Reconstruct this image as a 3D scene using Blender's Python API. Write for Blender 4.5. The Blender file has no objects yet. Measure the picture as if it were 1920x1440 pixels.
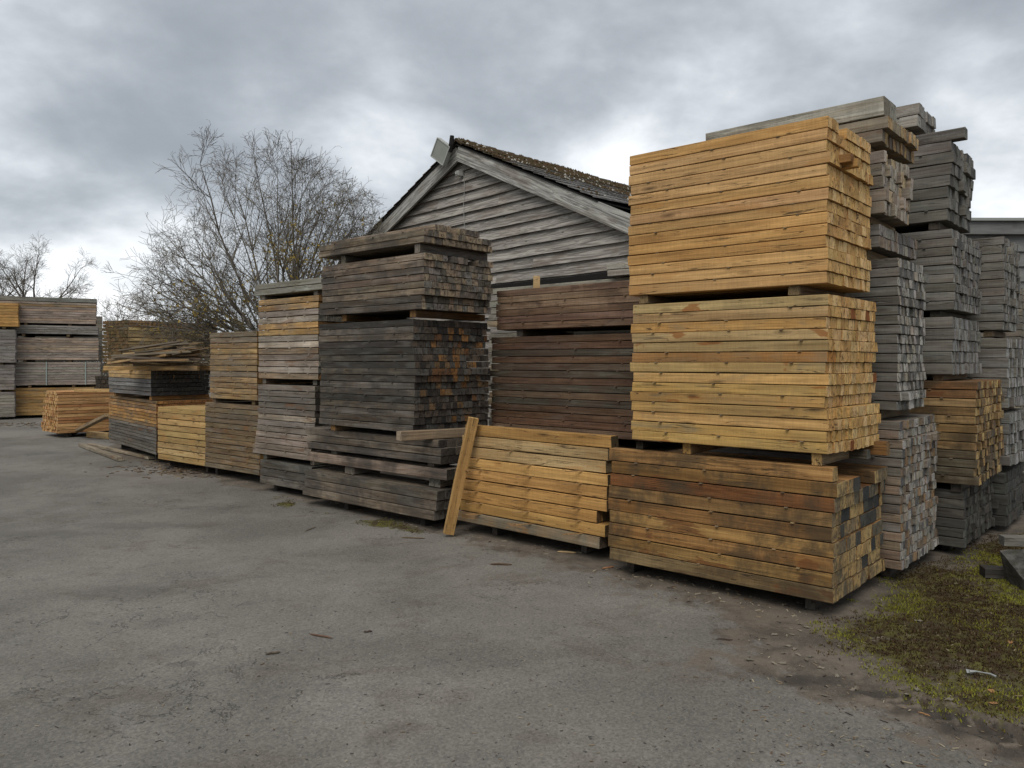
import bpy, math, random
import numpy as np
from mathutils import Vector, Matrix, noise as mnoise

scene = bpy.context.scene
COL = scene.collection
F, HZ, CX, CAMH = 1450.0, 678.0, 960.0, 1.6      # focal length and horizon of the photograph in its own pixels

# ------------------------------------------------------------------ camera
cam_d = bpy.data.cameras.new('camera'); cam = bpy.data.objects.new('camera', cam_d); COL.objects.link(cam)
cam.location = (0, 0, CAMH); cam.rotation_euler = (math.radians(90), 0, 0)
cam_d.sensor_width = 36; cam_d.lens = 36 * F / 1920; cam_d.shift_y = -(720 - HZ) / 1920
cam_d.clip_end = 2000; cam_d.clip_start = 0.05
scene.camera = cam

# ------------------------------------------------------------------ sky and sun
SUN_EL, SUN_AZ = 52, -20          # azimuth measured from straight behind the camera, negative = from the left
world = bpy.data.worlds.new('World'); scene.world = world; world.use_nodes = True
def build_world():
    nt = world.node_tree; nt.nodes.clear()
    N = nt.nodes.new; Lk = nt.links.new
    out = N('ShaderNodeOutputWorld'); bg = N('ShaderNodeBackground'); Lk(bg.outputs[0], out.inputs[0])
    sky = N('ShaderNodeTexSky'); sky.sky_type = 'NISHITA'; sky.sun_disc = False
    sky.sun_elevation = math.radians(SUN_EL); sky.sun_rotation = math.radians(180 + SUN_AZ)
    sky.air_density = 1.0; sky.dust_density = 2.0
    bg.inputs['Strength'].default_value = 0.14
    tc = N('ShaderNodeTexCoord')
    sep = N('ShaderNodeSeparateXYZ'); Lk(tc.outputs['Generated'], sep.inputs[0])
    def math_(op, a, b=None, clamp=False):
        m = N('ShaderNodeMath'); m.operation = op; m.use_clamp = clamp
        for i, v in enumerate((a, b)):
            if v is None: continue
            if isinstance(v, (int, float)): m.inputs[i].default_value = v
            else: Lk(v, m.inputs[i])
        return m.outputs[0]
    zc = math_('ADD', math_('MAXIMUM', sep.outputs[2], 0.0), 0.36)
    u = math_('DIVIDE', sep.outputs[0], zc); v = math_('DIVIDE', sep.outputs[1], zc)
    comb = N('ShaderNodeCombineXYZ'); Lk(u, comb.inputs[0]); Lk(v, comb.inputs[1])
    def noise(scale, detail, rough, off, dist=0.0):
        mp = N('ShaderNodeMapping'); mp.inputs['Location'].default_value = off; Lk(comb.outputs[0], mp.inputs[0])
        n = N('ShaderNodeTexNoise'); n.inputs['Scale'].default_value = scale; n.inputs['Detail'].default_value = detail
        n.inputs['Roughness'].default_value = rough; n.inputs['Distortion'].default_value = dist
        Lk(mp.outputs[0], n.inputs[0]); return n.outputs[0]
    n1 = noise(1.15, 6, 0.50, (3.1, 7.7, 0), 0.15)
    n2 = noise(3.6, 8, 0.56, (1.4, 2.2, 0), 0.1)
    base = math_('ADD', math_('MULTIPLY', math_('ADD', math_('MULTIPLY', n1, 0.70), math_('MULTIPLY', n2, 0.30)), 1.6), -0.33)
    # cloud thickness placed where the photograph has its dark banks and bright breaks
    def blob(px, py, size, amp):
        d = Vector(((px - CX) / F, 1.0, -(py - HZ) / F)).normalized()
        dp = N('ShaderNodeVectorMath'); dp.operation = 'DOT_PRODUCT'; dp.inputs[1].default_value = d
        nm = N('ShaderNodeVectorMath'); nm.operation = 'NORMALIZE'; Lk(tc.outputs['Generated'], nm.inputs[0]); Lk(nm.outputs[0], dp.inputs[0])
        s = math.radians(size)
        e = math_('POWER', math_('MAXIMUM', dp.outputs['Value'], 0.0), 1.0 / (s * s))
        return math_('MULTIPLY', e, amp)
    tot = base
    for b in [(235, 480, 3.4, .17), (60, 480, 5, .12), (1880, 385, 3.0, .12), (860, 90, 5, .05), (720, 235, 3, .13), (1180, 265, 3.5, .05), (350, 470, 6, .10),
              (1000, 190, 5, -.11), (200, 300, 7, -.04), (420, 130, 7, -.10), (60, 60, 8, -.02), (620, 400, 6, -.04), (1500, 120, 9, -.06), (1850, 300, 5, -.06), (60, 420, 5, -.05), (150, 180, 8, -.05),
              (1100, 60, 7, .02), (40, 250, 5, .10), (1850, 60, 7, -.02), (1760, 330, 3.5, .09)]:
        tot = math_('ADD', tot, blob(*b))
    ramp = N('ShaderNodeValToRGB'); Lk(tot, ramp.inputs[0])
    cr = ramp.color_ramp; cr.interpolation = 'B_SPLINE'
    cr.elements[0].position = 0.30; cr.elements[0].color = (.180, .195, .212, 1)
    cr.elements[1].position = 0.86; cr.elements[1].color = (.84, .85, .86, 1)
    for p, c in [(0.42, (.235, .252, .272, 1)), (0.52, (.325, .345, .366, 1)), (0.62, (.47, .489, .505, 1)), (0.74, (.66, .67, .685, 1))]:
        e = cr.elements.new(p); e.color = c
    mx = N('ShaderNodeMix'); mx.data_type = 'RGBA'; mx.inputs['Factor'].default_value = 0.94
    sc = N('ShaderNodeVectorMath'); sc.operation = 'SCALE'; sc.inputs['Scale'].default_value = 10.0; Lk(ramp.outputs[0], sc.inputs[0])
    Lk(sky.outputs[0], mx.inputs['A']); Lk(sc.outputs[0], mx.inputs['B'])
    Lk(mx.outputs['Result'], bg.inputs['Color'])
build_world()
sun_d = bpy.data.lights.new('sun', 'SUN'); sun = bpy.data.objects.new('sun', sun_d); COL.objects.link(sun)
sun_d.energy = 1.5; sun_d.angle = math.radians(40); sun_d.color = (1.0, 0.955, 0.88)
_el, _az = math.radians(SUN_EL), math.radians(SUN_AZ)
_dir = Vector((math.sin(_az) * math.cos(_el), -math.cos(_az) * math.cos(_el), math.sin(_el)))
sun.rotation_euler = _dir.to_track_quat('Z', 'Y').to_euler(); sun.location = _dir * 40

vs = scene.view_settings
vs.view_transform = 'Standard'; vs.look = 'None'; vs.gamma = 1; vs.use_curve_mapping = False; vs.exposure = 0.46

# ------------------------------------------------------------------ helpers
def X(px, Y): return (px - CX) / F * Y
def Z(py, Y): return CAMH - (py - HZ) / F * Y
def gpt(px, py, z=0.0):                         # point of the ground seen at a pixel
    Y = (CAMH - z) * F / (py - HZ); return (X(px, Y), Y)
def tag(o, label=None, cat=None, group=None, kind=None):
    if label: o['label'] = label
    if cat: o['category'] = cat
    if group: o['group'] = group
    if kind: o['kind'] = kind
    return o
def empty(name, loc, rz=0, parent=None):
    o = bpy.data.objects.new(name, None); COL.objects.link(o); o.location = loc; o.rotation_euler = (0, 0, rz)
    o.empty_display_size = 0.1
    if parent: o.parent = parent
    return o
def mesh_np(name, V, Fc, mats=(), smooth=False, mi=None):
    me = bpy.data.meshes.new(name); me.from_pydata([tuple(v) for v in V], [], [tuple(f) for f in Fc])
    for m in mats: me.materials.append(m)
    if mi is not None: me.polygons.foreach_set('material_index', mi)
    if smooth: me.polygons.foreach_set('use_smooth', [True] * len(me.polygons))
    me.update(); return me
def obj(name, me, parent=None, loc=(0, 0, 0), rot=(0, 0, 0)):
    o = bpy.data.objects.new(name, me); COL.objects.link(o); o.location = loc; o.rotation_euler = rot
    if parent: o.parent = parent
    return o
class MB:
    """collects simple solids into one mesh"""
    def __init__(s): s.V = []; s.F = []; s.M = []
    def add(s, V, Fc, m=0):
        b = len(s.V); s.V += [tuple(v) for v in V]; s.F += [tuple(i + b for i in f) for f in Fc]; s.M += [m] * len(Fc)
    def box(s, x0, x1, y0, y1, z0, z1, m=0, mat=None):
        V = [Vector((x, y, z)) for z in (z0, z1) for x, y in ((x0, y0), (x1, y0), (x1, y1), (x0, y1))]
        if mat is not None: V = [mat @ v for v in V]
        s.add(V, [(0, 3, 2, 1), (4, 5, 6, 7), (0, 1, 5, 4), (1, 2, 6, 5), (2, 3, 7, 6), (3, 0, 4, 7)], m)
    def prism(s, poly, y0, y1, m=0):             # polygon in xz extruded along y
        n = len(poly); V = [(x, y0, z) for x, z in poly] + [(x, y1, z) for x, z in poly]
        s.add(V, [tuple(range(n)), tuple(range(2 * n - 1, n - 1, -1))] + [(i, i + n, (i + 1) % n + n, (i + 1) % n) for i in range(n)], m)
    def tube(s, pts, rad, sides=6, m=0, cap=True):
        pts = [Vector(p) for p in pts]; b = len(s.V); up = Vector((0.3, 0.2, 1)).normalized()
        for i, p in enumerate(pts):
            d = (pts[min(i + 1, len(pts) - 1)] - pts[max(i - 1, 0)]).normalized()
            a = d.cross(up if abs(d.dot(up)) < .95 else Vector((1, 0, 0))).normalized(); c = d.cross(a)
            r = rad[i] if hasattr(rad, '__len__') else rad
            for k in range(sides):
                t = 2 * math.pi * k / sides; s.V.append(tuple(p + (a * math.cos(t) + c * math.sin(t)) * r))
        for i in range(len(pts) - 1):
            for k in range(sides):
                k2 = (k + 1) % sides
                s.F.append((b + i * sides + k, b + i * sides + k2, b + (i + 1) * sides + k2, b + (i + 1) * sides + k)); s.M.append(m)
        if cap:
            s.F.append(tuple(b + k for k in range(sides))[::-1]); s.M.append(m)
            s.F.append(tuple(b + (len(pts) - 1) * sides + k for k in range(sides))); s.M.append(m)
    def build(s, name, mats, parent=None, loc=(0, 0, 0), smooth=False, rot=(0, 0, 0)):
        if not isinstance(mats, (list, tuple)): mats = [mats]
        return obj(name, mesh_np(name, s.V, s.F, mats, smooth, s.M), parent, loc, rot)

# ------------------------------------------------------------------ materials
class NT:
    def __init__(s, name, rough=0.85, spec=0.25):
        s.m = bpy.data.materials.new(name); s.m.use_nodes = True; s.t = s.m.node_tree
        s.b = s.t.nodes['Principled BSDF']; s.b.inputs['Roughness'].default_value = rough
        s.b.inputs['Specular IOR Level'].default_value = spec
    def n(s, t): return s.t.nodes.new(t)
    def l(s, a, b): s.t.links.new(a, b)
    def put(s, sock, v):
        if isinstance(v, bpy.types.NodeSocket): s.l(v, sock)
        elif isinstance(v, (tuple, list)) and len(v) == 3 and sock.type == 'RGBA': sock.default_value = (*v, 1)
        else: sock.default_value = v
    def math(s, op, a, b=0.0, c=None, clamp=False):
        n = s.n('ShaderNodeMath'); n.operation = op; n.use_clamp = clamp; s.put(n.inputs[0], a); s.put(n.inputs[1], b)
        if c is not None: s.put(n.inputs[2], c)
        return n.outputs[0]
    def vmath(s, op, a, b=(0, 0, 0)):
        n = s.n('ShaderNodeVectorMath'); n.operation = op; s.put(n.inputs[0], a); s.put(n.inputs[1], b); return n.outputs[0]
    def mix(s, f, a, b, mode='MIX'):
        n = s.n('ShaderNodeMix'); n.data_type = 'RGBA'; n.blend_type = mode
        s.put(n.inputs['Factor'], f); s.put(n.inputs['A'], a); s.put(n.inputs['B'], b); return n.outputs['Result']
    def noise(s, vec, scale, detail=4, rough=.55, dist=0, stretch=None, col=False):
        if stretch: vec = s.vmath('MULTIPLY', vec, stretch)
        n = s.n('ShaderNodeTexNoise'); s.put(n.inputs['Vector'], vec); n.inputs['Scale'].default_value = scale
        n.inputs['Detail'].default_value = detail; n.inputs['Roughness'].default_value = rough; n.inputs['Distortion'].default_value = dist
        return n.outputs[1 if col else 0]
    def smooth(s, v, a, b, to0=0., to1=1.):
        n = s.n('ShaderNodeMapRange'); n.interpolation_type = 'SMOOTHSTEP'; s.put(n.inputs[0], v)
        n.inputs[1].default_value = a; n.inputs[2].default_value = b; n.inputs[3].default_value = to0; n.inputs[4].default_value = to1
        return n.outputs[0]
    def objco(s): return s.n('ShaderNodeTexCoord').outputs['Object']
    def pos(s): return s.n('ShaderNodeNewGeometry').outputs['Position']
    def rnd(s): return s.n('ShaderNodeObjectInfo').outputs['Random']
    def ocol(s): return s.n('ShaderNodeObjectInfo').outputs['Color']
    def attr(s, name, kind='OBJECT', out='Color'):
        n = s.n('ShaderNodeAttribute'); n.attribute_type = kind; n.attribute_name = name; return n.outputs[out]
    def bump(s, h, dist=0.003, strength=0.6):
        n = s.n('ShaderNodeBump'); n.inputs['Strength'].default_value = strength; n.inputs['Distance'].default_value = dist
        s.l(h, n.inputs['Height']); s.l(n.outputs[0], s.b.inputs['Normal'])
    def col(s, c): s.put(s.b.inputs['Base Color'], c)

def wood_side(name, sth=.61, stain=(.10, .05, .025), stain_amt=.25, mould=(.05, .052, .05), mould_amt=.25, wide_amt=0., wide=(.06, .06, .055), wscale=1.6, saw=.25, grain=.30, silver=0.):
    t = NT(name, .82, .2)
    r = t.rnd(); off = t.math('MULTIPLY', r, 57.3)
    cb = t.n('ShaderNodeCombineXYZ'); t.l(off, cb.inputs[0]); t.l(off, cb.inputs[1]); t.l(off, cb.inputs[2])
    co = t.vmath('ADD', t.objco(), cb.outputs[0])
    g = t.noise(co, 1, 5, .62, .6, (1.6, 70, 70))               # long fibre
    g2 = t.noise(co, 1, 3, .5, 1.5, (1.1, 14, 14))              # broad figure
    sw = t.noise(co, 1, 3, .6, 0, (90, 9, 9))                   # saw marks across
    bl = t.noise(co, 1, 4, .55, .4, (2.2, 7, 7))                # blotches
    base = t.ocol()
    c = t.mix(1.0, base, t.mix(t.smooth(g, .3, .7), (1 - grain * 1.15,) * 3, (1 + grain * .55,) * 3), 'MULTIPLY')
    c = t.mix(1.0, c, t.mix(t.smooth(g2, .35, .66), (1 - grain * .6, 1 - grain * .8, 1 - grain), (1.08, 1.07, 1.05)), 'MULTIPLY')
    c = t.mix(1.0, c, t.mix(t.smooth(t.noise(co, 1, 2, .5, 0, (.7, 3, 3)), .3, .7), (.80, .78, .74), (1.14, 1.13, 1.10)), 'MULTIPLY')
    c = t.mix(1.0, c, t.mix(t.smooth(sw, .3, .7), (1 - saw * .35,) * 3, (1 + saw * .22,) * 3), 'MULTIPLY')
    # stains with their own edges
    s1 = t.smooth(bl, sth, sth + .03)
    c = t.mix(t.math('MULTIPLY', s1, stain_amt), c, stain)
    bl2 = t.noise(t.vmath('ADD', co, (13.7, 4, 9)), 1, 6, .6, .8, (2.6, 10, 10))
    s2 = t.smooth(bl2, .53, .74)
    c = t.mix(t.math('MULTIPLY', s2, mould_amt), c, mould)
    # knots and shakes
    vo = t.n('ShaderNodeTexVoronoi'); vo.inputs['Scale'].default_value = 1; t.l(t.vmath('MULTIPLY', co, (2.3, 9, 9)), vo.inputs['Vector'])
    kn = t.smooth(vo.outputs['Distance'], .04, .17, 1, 0)
    c = t.mix(t.math('MULTIPLY', kn, .62), c, (.035, .018, .01))
    ring = t.math('SINE', t.math('MULTIPLY', vo.outputs['Distance'], 55)); rm = t.smooth(vo.outputs['Distance'], .12, .38, 1, 0)
    c = t.mix(t.math('MULTIPLY', t.math('MULTIPLY', rm, t.smooth(ring, 0, 1)), .22), c, (.06, .03, .015))
    cr = t.noise(t.vmath('ADD', co, (3, 31, 5)), 1, 2, .5, 1.2, (.9, 26, 26))
    crk = t.math('MULTIPLY', t.smooth(t.math('ABSOLUTE', t.math('SUBTRACT', cr, .5)), .004, .014, 1, 0), t.smooth(bl2, .47, .56))
    c = t.mix(t.math('MULTIPLY', crk, .75), c, (.03, .02, .014))
    if wide_amt:
        sh = t.n('ShaderNodeCombineXYZ'); t.l(t.math('MULTIPLY', r, .42), sh.inputs[0]); t.l(t.math('MULTIPLY', t.math('FRACT', t.math('MULTIPLY', r, 7.3)), .3), sh.inputs[1])
        wp_ = t.vmath('ADD', t.pos(), sh.outputs[0])
        w = t.noise(wp_, wscale, 6, .68, .5); w2 = t.noise(t.vmath('ADD', wp_, (5, 5, 5)), wscale * 2.1, 5, .65, 0, (1, 1, .35))
        ww = t.math('MULTIPLY', t.smooth(t.math('ADD', t.math('MULTIPLY', w, .6), t.math('MULTIPLY', w2, .4)), .44, .58), wide_amt)
        c = t.mix(ww, c, wide)
    if silver:
        sv = t.noise(t.vmath('ADD', co, (8, 2, 1)), 1, 5, .6, .3, (3, 16, 16))
        c = t.mix(t.math('MULTIPLY', t.smooth(sv, .5, .66), silver), c, (.30, .285, .25))
    t.col(c)
    h = t.math('ADD', t.math('MULTIPLY', g, .6), t.math('ADD', t.math('MULTIPLY', sw, .3), t.math('MULTIPLY', crk, -1.5)))
    t.bump(h, .004, .7)
    return t.m

def wood_end(name, dark_amt=.25, dark=(.04, .035, .03), wide_amt=0.):
    t = NT(name, .88, .15)
    r = t.rnd(); off = t.math('MULTIPLY', r, 91.7)
    cb = t.n('ShaderNodeCombineXYZ'); t.l(off, cb.inputs[0]); t.l(off, cb.inputs[1]); t.l(off, cb.inputs[2])
    oc = t.objco(); co = t.vmath('ADD', oc, cb.outputs[0])
    # growth rings about a heart lying off the beam
    wob = t.noise(co, 14, 2, .5)
    rc = t.math('SUBTRACT', t.math('MULTIPLY', r, .22), .08)
    sp = t.n('ShaderNodeSeparateXYZ'); t.l(oc, sp.inputs[0])
    dy = t.math('SUBTRACT', sp.outputs[1], rc); dz = t.math('ADD', sp.outputs[2], t.math('MULTIPLY', r, .07))
    d = t.math('SQRT', t.math('ADD', t.math('MULTIPLY', dy, dy), t.math('MULTIPLY', dz, dz)))
    ring = t.math('SINE', t.math('ADD', t.math('MULTIPLY', d, 900), t.math('MULTIPLY', wob, 12)))
    sawn = t.noise(co, 1, 3, .6, 0, (30, 120, 16))
    blot = t.noise(co, 26, 4, .6)
    c = t.attr('end_col')
    c = t.mix(1.0, c, t.mix(t.smooth(ring, -1, 1), (.84, .81, .78), (1.06, 1.06, 1.05)), 'MULTIPLY')
    c = t.mix(1.0, c, t.mix(t.smooth(sawn, .3, .7), (.78, .77, .76), (1.14, 1.13, 1.12)), 'MULTIPLY')
    c = t.mix(t.math('MULTIPLY', t.smooth(blot, .5, .66), dark_amt), c, dark)
    cr = t.noise(t.vmath('ADD', co, (1, 9, 4)), 1, 2, .5, .8, (4, 34, 12))
    crk = t.math('MULTIPLY', t.smooth(t.math('ABSOLUTE', t.math('SUBTRACT', cr, .5)), .008, .022, 1, 0), t.smooth(blot, .44, .52))
    c = t.mix(t.math('MULTIPLY', crk, .8), c, (.022, .015, .01))
    if wide_amt:
        w = t.noise(t.pos(), 3.2, 5, .6, .5)
        c = t.mix(t.math('MULTIPLY', t.smooth(t.math('ADD', t.math('MULTIPLY', w, .6), t.math('MULTIPLY', blot, .4)), .44, .60), wide_amt), c, dark)
    t.col(c); t.bump(t.math('ADD', sawn, t.math('MULTIPLY', crk, -2)), .003, .6)
    return t.m

M = {}
M['fresh'] = (wood_side('sawn_oak', stain=(.40, .19, .055), stain_amt=.35, mould=(.24, .17, .08), mould_amt=.30, wide_amt=.22, wide=(.40, .22, .075), grain=.26),
              wood_end('sawn_oak_end', .22, (.20, .12, .05)))
M['knotty'] = (wood_side('sawn_oak_stained', sth=.632, stain=(.26, .10, .028), stain_amt=.8, mould=(.20, .17, .11), mould_amt=.55, wide_amt=.30, wide=(.22, .165, .085), grain=.26),
               wood_end('sawn_oak_stained_end', .28, (.20, .11, .045)))
M['rain'] = (wood_side('rain_stained_oak', stain=(.13, .045, .016), stain_amt=.6, mould=(.06, .042, .024), mould_amt=.7, wide_amt=.80, wide=(.065, .045, .025), wscale=1.9, grain=.34),
             wood_end('rain_stained_oak_end', .35, (.06, .058, .05), wide_amt=.55))
M['dark'] = (wood_side('blackened_oak', stain=(.05, .035, .025), stain_amt=.4, mould=(.030, .028, .025), mould_amt=.6, wide_amt=.7, wide=(.044, .041, .037), wscale=1.5, grain=.40, silver=.13),
             wood_end('blackened_oak_end', .45, (.03, .03, .03), wide_amt=.35))
M['grey'] = (wood_side('silvered_oak', stain=(.10, .075, .055), stain_amt=.35, mould=(.105, .10, .088), mould_amt=.5, wide_amt=.35, wide=(.125, .118, .10), grain=.32, silver=.25),
             wood_end('silvered_oak_end', .30, (.10, .10, .10)))
M['brown'] = (wood_side('red_brown_timber', stain=(.055, .030, .018), stain_amt=.5, mould=(.055, .040, .030), mould_amt=.5, wide_amt=.55, wide=(.075, .045, .033), wscale=1.2, grain=.34, silver=.08),
              wood_end('red_brown_timber_end', .3, (.05, .03, .02)))
M['mixed'] = (wood_side('part_weathered_oak', stain=(.16, .07, .03), stain_amt=.5, mould=(.09, .08, .065), mould_amt=.6, wide_amt=.45, wide=(.13, .11, .085), wscale=1.7, grain=.34, silver=.18),
              wood_end('part_weathered_oak_end', .35, (.07, .06, .045)))

# palettes: linear base colours of single beams
def _k(p, k, kg=1., kb=1.): return [(a * k, b * k * kg, c * k * kb) for a, b, c in p]
YEL = [(.60, .355, .115), (.57, .32, .095), (.62, .39, .14), (.55, .34, .125), (.60, .345, .10)]
YELB = [(.56, .36, .145), (.60, .40, .165), (.54, .33, .12), (.58, .37, .14), (.46, .33, .17)]
YEND = [(.66, .45, .20), (.60, .38, .14), (.70, .49, .23), (.56, .35, .13), (.64, .42, .17), (.50, .30, .11)]
OCH = [(.36, .20, .075), (.30, .16, .06), (.40, .24, .09), (.33, .20, .085)]
GRY = [(.215, .20, .172), (.18, .17, .15), (.25, .235, .20), (.155, .148, .135), (.20, .175, .142)]
GRYL = [(.31, .30, .275), (.26, .25, .225), (.36, .35, .325), (.22, .21, .19), (.29, .26, .215)]
DRK = [(.11, .10, .09), (.08, .073, .066), (.15, .135, .118), (.18, .155, .13), (.062, .058, .053)]
BRN = [(.18, .098, .062), (.16, .082, .052), (.21, .12, .075), (.145, .078, .052)]
BRND = [(.105, .058, .04), (.09, .052, .038), (.125, .065, .042), (.08, .055, .043), (.115, .052, .032)]
TAN = [(.34, .24, .13), (.30, .21, .12), (.38, .27, .15), (.26, .195, .125)]
PNK = [(.29, .225, .18), (.25, .205, .175), (.31, .24, .18), (.22, .19, .17)]
SAL = [(.60, .32, .14), (.56, .28, .12), (.62, .38, .17), (.58, .34, .15)]

YEL = _k(YEL, .88, 1.03, 1.36); YELB = _k(YELB, .90, .98, .95); YEND = _k(YEND, .96, 1, 1.05); DRK = _k(DRK, .82, .98, .93); OCH = _k(OCH, .80); SAL = _k(SAL, .92, 1.02, 1.1)
BRN = _k(BRN, 1.35, 1.24, 1.36); BRND = _k(BRND, 1.25, 1.34, 1.40); TAN = _k(TAN, .8); PNK = _k(PNK, 1.35)
def pick(r, *pals):
    p = r.choice(pals); c = r.choice(p); k = r.uniform(.86, 1.12); return tuple(v * k * r.uniform(.97, 1.03) for v in c)

_beams = {}
def beam_variants(L, w, h, mats, key):
    k = (round(L, 3), round(w, 3), round(h, 3), key)
    if k in _beams: return _beams[k]
    out = []; r = random.Random(hash(k) % 9973)
    for v in range(6):
        ch = min(.0035, h * .06); V = []; bow = r.uniform(-.005, .005); bz = r.uniform(-.0022, .0022)
        xs = [-L, -L * r.uniform(.4, .6), 0.0]
        for i, x in enumerate(xs):
            bo, bzz = (bow, bz) if i == 1 else (0, 0); hw, hh = w / 2 - .0012, h / 2
            j = [r.uniform(-.0012, .0012) for _ in range(8)]
            for q, (y, z) in enumerate([(-hw + ch, -hh), (hw - ch, -hh), (hw, -hh + ch), (hw, hh - ch), (hw - ch, hh), (-hw + ch, hh), (-hw, hh - ch), (-hw, -hh + ch)]):
                sk = r.uniform(-.004, .004) if i != 1 else 0
                V.append((x + sk, y + bo + j[q], z + bzz))
        Fc = [tuple(range(7, -1, -1))[::-1][::-1]]; mi = [1]
        for s in range(2):
            for q in range(8):
                q2 = (q + 1) % 8; Fc.append((s * 8 + q, (s + 1) * 8 + q, (s + 1) * 8 + q2, s * 8 + q2)); mi.append(0)
        Fc.append(tuple(16 + q for q in range(8))); mi.append(1)
        me = mesh_np('beam', V, Fc, mats, False, mi); me.validate()
        out.append(me)
    _beams[k] = out; return out

def fix_normals(me):
    import bmesh
    bm = bmesh.new(); bm.from_mesh(me); bmesh.ops.recalc_face_normals(bm, faces=bm.faces); bm.to_mesh(me); bm.free()

def beam(parent, L, w, h, x, y, z, col, end, mat='fresh', r=random, name='beam', rz=0., ry=0.):
    """x = position of the +x end, y, z = centre of section"""
    vs_ = beam_variants(L, w, h, M[mat], mat)
    o = bpy.data.objects.new(name, r.choice(vs_)); COL.objects.link(o); o.parent = parent
    o.location = (x, y, z); o.rotation_euler = (0, ry, rz); o.color = (*col, 1); o['end_col'] = list(end)
    return o

def pack(label, cpx, Y, z0, z1, layers, left=None, L=None, right=None, W=None, vp=-690., style='fresh', side=None, endp=None,
         cw=.08, jit=.004, rowjit=.009, gap=.006, out=.03, spacers=3, bearers=(.12, .88), bh=.065, bw=.08, bcol=None, seed=1,
         skip=None, colf=None, rowx=None, colx=None, flip=False, sp_out=.012, group=None, name='timber_pack', maxcols=99, rz_j=.0015, sp_mat='mixed', cat='timber stack', bover=.0):
    r = random.Random(seed)
    x0 = X(cpx, Y)
    if not flip:
        u = Vector((vp - CX, F)).normalized(); ax = -u
        v = Vector((-ax.y, ax.x))
        if L is None:
            q = (left - CX) / F; L = (q * Y - x0) / (u.x - q * u.y)
    else:
        u = Vector((vp - CX, F)).normalized(); ax = u; v = Vector((-ax.y, ax.x))
        if L is None:
            q = (left - CX) / F; L = (q * Y - x0) / (u.x - q * u.y)
    if W is None:
        q = (right - CX) / F; W = (q * Y - x0) / (v.x - q * v.y)
    root = empty(name, (x0, Y, z0), math.atan2(ax.y, ax.x)); tag(root, label, cat, group)
    lh = (z1 - z0) / layers; h = lh - gap
    if side is None: side = [colf(.5, .5, r)[0]] if colf else YEL
    endp = endp or YEND
    xe = 0.0 if not flip else L
    for i in range(layers):
        y = -r.uniform(0, rowjit * .5); j = 0
        rx = r.uniform(-rowjit, rowjit) + (rowx[i] if rowx and i < len(rowx) else 0)
        fz = (i + .5) / layers; last_y = y
        while y < W - cw * .3 and j < maxcols:
            w = cw * r.choice([.72, 1, 1, 1, 1.25, 1.5] if cw < .12 else [.9, 1, 1.1])
            if y + w > W + cw * .35: w = max(W - y, cw * .5)
            if skip and skip(i, j, y / W, r): y += w; j += 1; continue
            if colf: cs, ce = colf(fz, y / W, r)
            else: cs, ce = pick(r, side), pick(r, endp)
            if style == 'grey': cs = tuple(v * 1.2 for v in cs); ce = tuple(v * 1.22 for v in ce)
            dx = r.uniform(-jit, jit) + (r.uniform(0, out) if r.random() < .05 else 0) - (r.uniform(0, out * .7) if r.random() < .05 else 0)
            if j == 0: dx *= .6
            if colx: dx += colx(i / layers, y / W)
            o = beam(root, L, cw, h, xe + rx + (dx if not flip else dx), y + w / 2, (i + .5) * lh + r.uniform(-.001, .001), cs, ce, style, r, rz=r.uniform(-rz_j, rz_j), ry=r.uniform(-.0012, .0012))
            o.scale = (1 + r.uniform(-.004, .004), w / cw, 1)
            y += w + r.uniform(0.0005, .003); j += 1
    # thin sticks between the layers
    if spacers:
        m = MB(); m.box(-.011, .011, -sp_out, W * .98, -gap / 2 - .0004, gap / 2 + .0004)
        me = mesh_np('spacer', m.V, m.F, [M[sp_mat][0]])
        for i in range(1, layers):
            for k in range(spacers):
                if r.random() < .22: continue
                fx = (k + .5) / spacers + r.uniform(-.06, .06)
                o = obj('spacer', me, root, ((-L * fx if not flip else L * fx), r.uniform(-.008, .006), i * lh)); o.rotation_euler = (0, 0, r.uniform(-.12, .12))
                o.color = (*pick(r, TAN if style in ('fresh', 'knotty', 'rain') else side), 1); o['end_col'] = list(o.color[:3])
    if bearers:
        low = z0 < .2; bc = _k(bcol or TAN, .72) if not low else _k(DRK, .6)
        for fx in bearers:
            Lb = W + bover + r.uniform(-.02, .05)
            b = beam(root, Lb, min(bw, .065) if low else bw, bh - .004, 0, 0, 0, pick(r, bc), pick(r, bc), 'dark' if low else 'mixed', r, 'bearer')
            xx = -L * fx if not flip else L * fx
            b.rotation_euler = (0, 0, math.pi / 2 + r.uniform(-.03, .03)); b.location = (xx, Lb + (.11 if low else .03) + r.uniform(-.01, .03), -bh / 2)
    root['_L'] = L; root['_W'] = W
    return root

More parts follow.
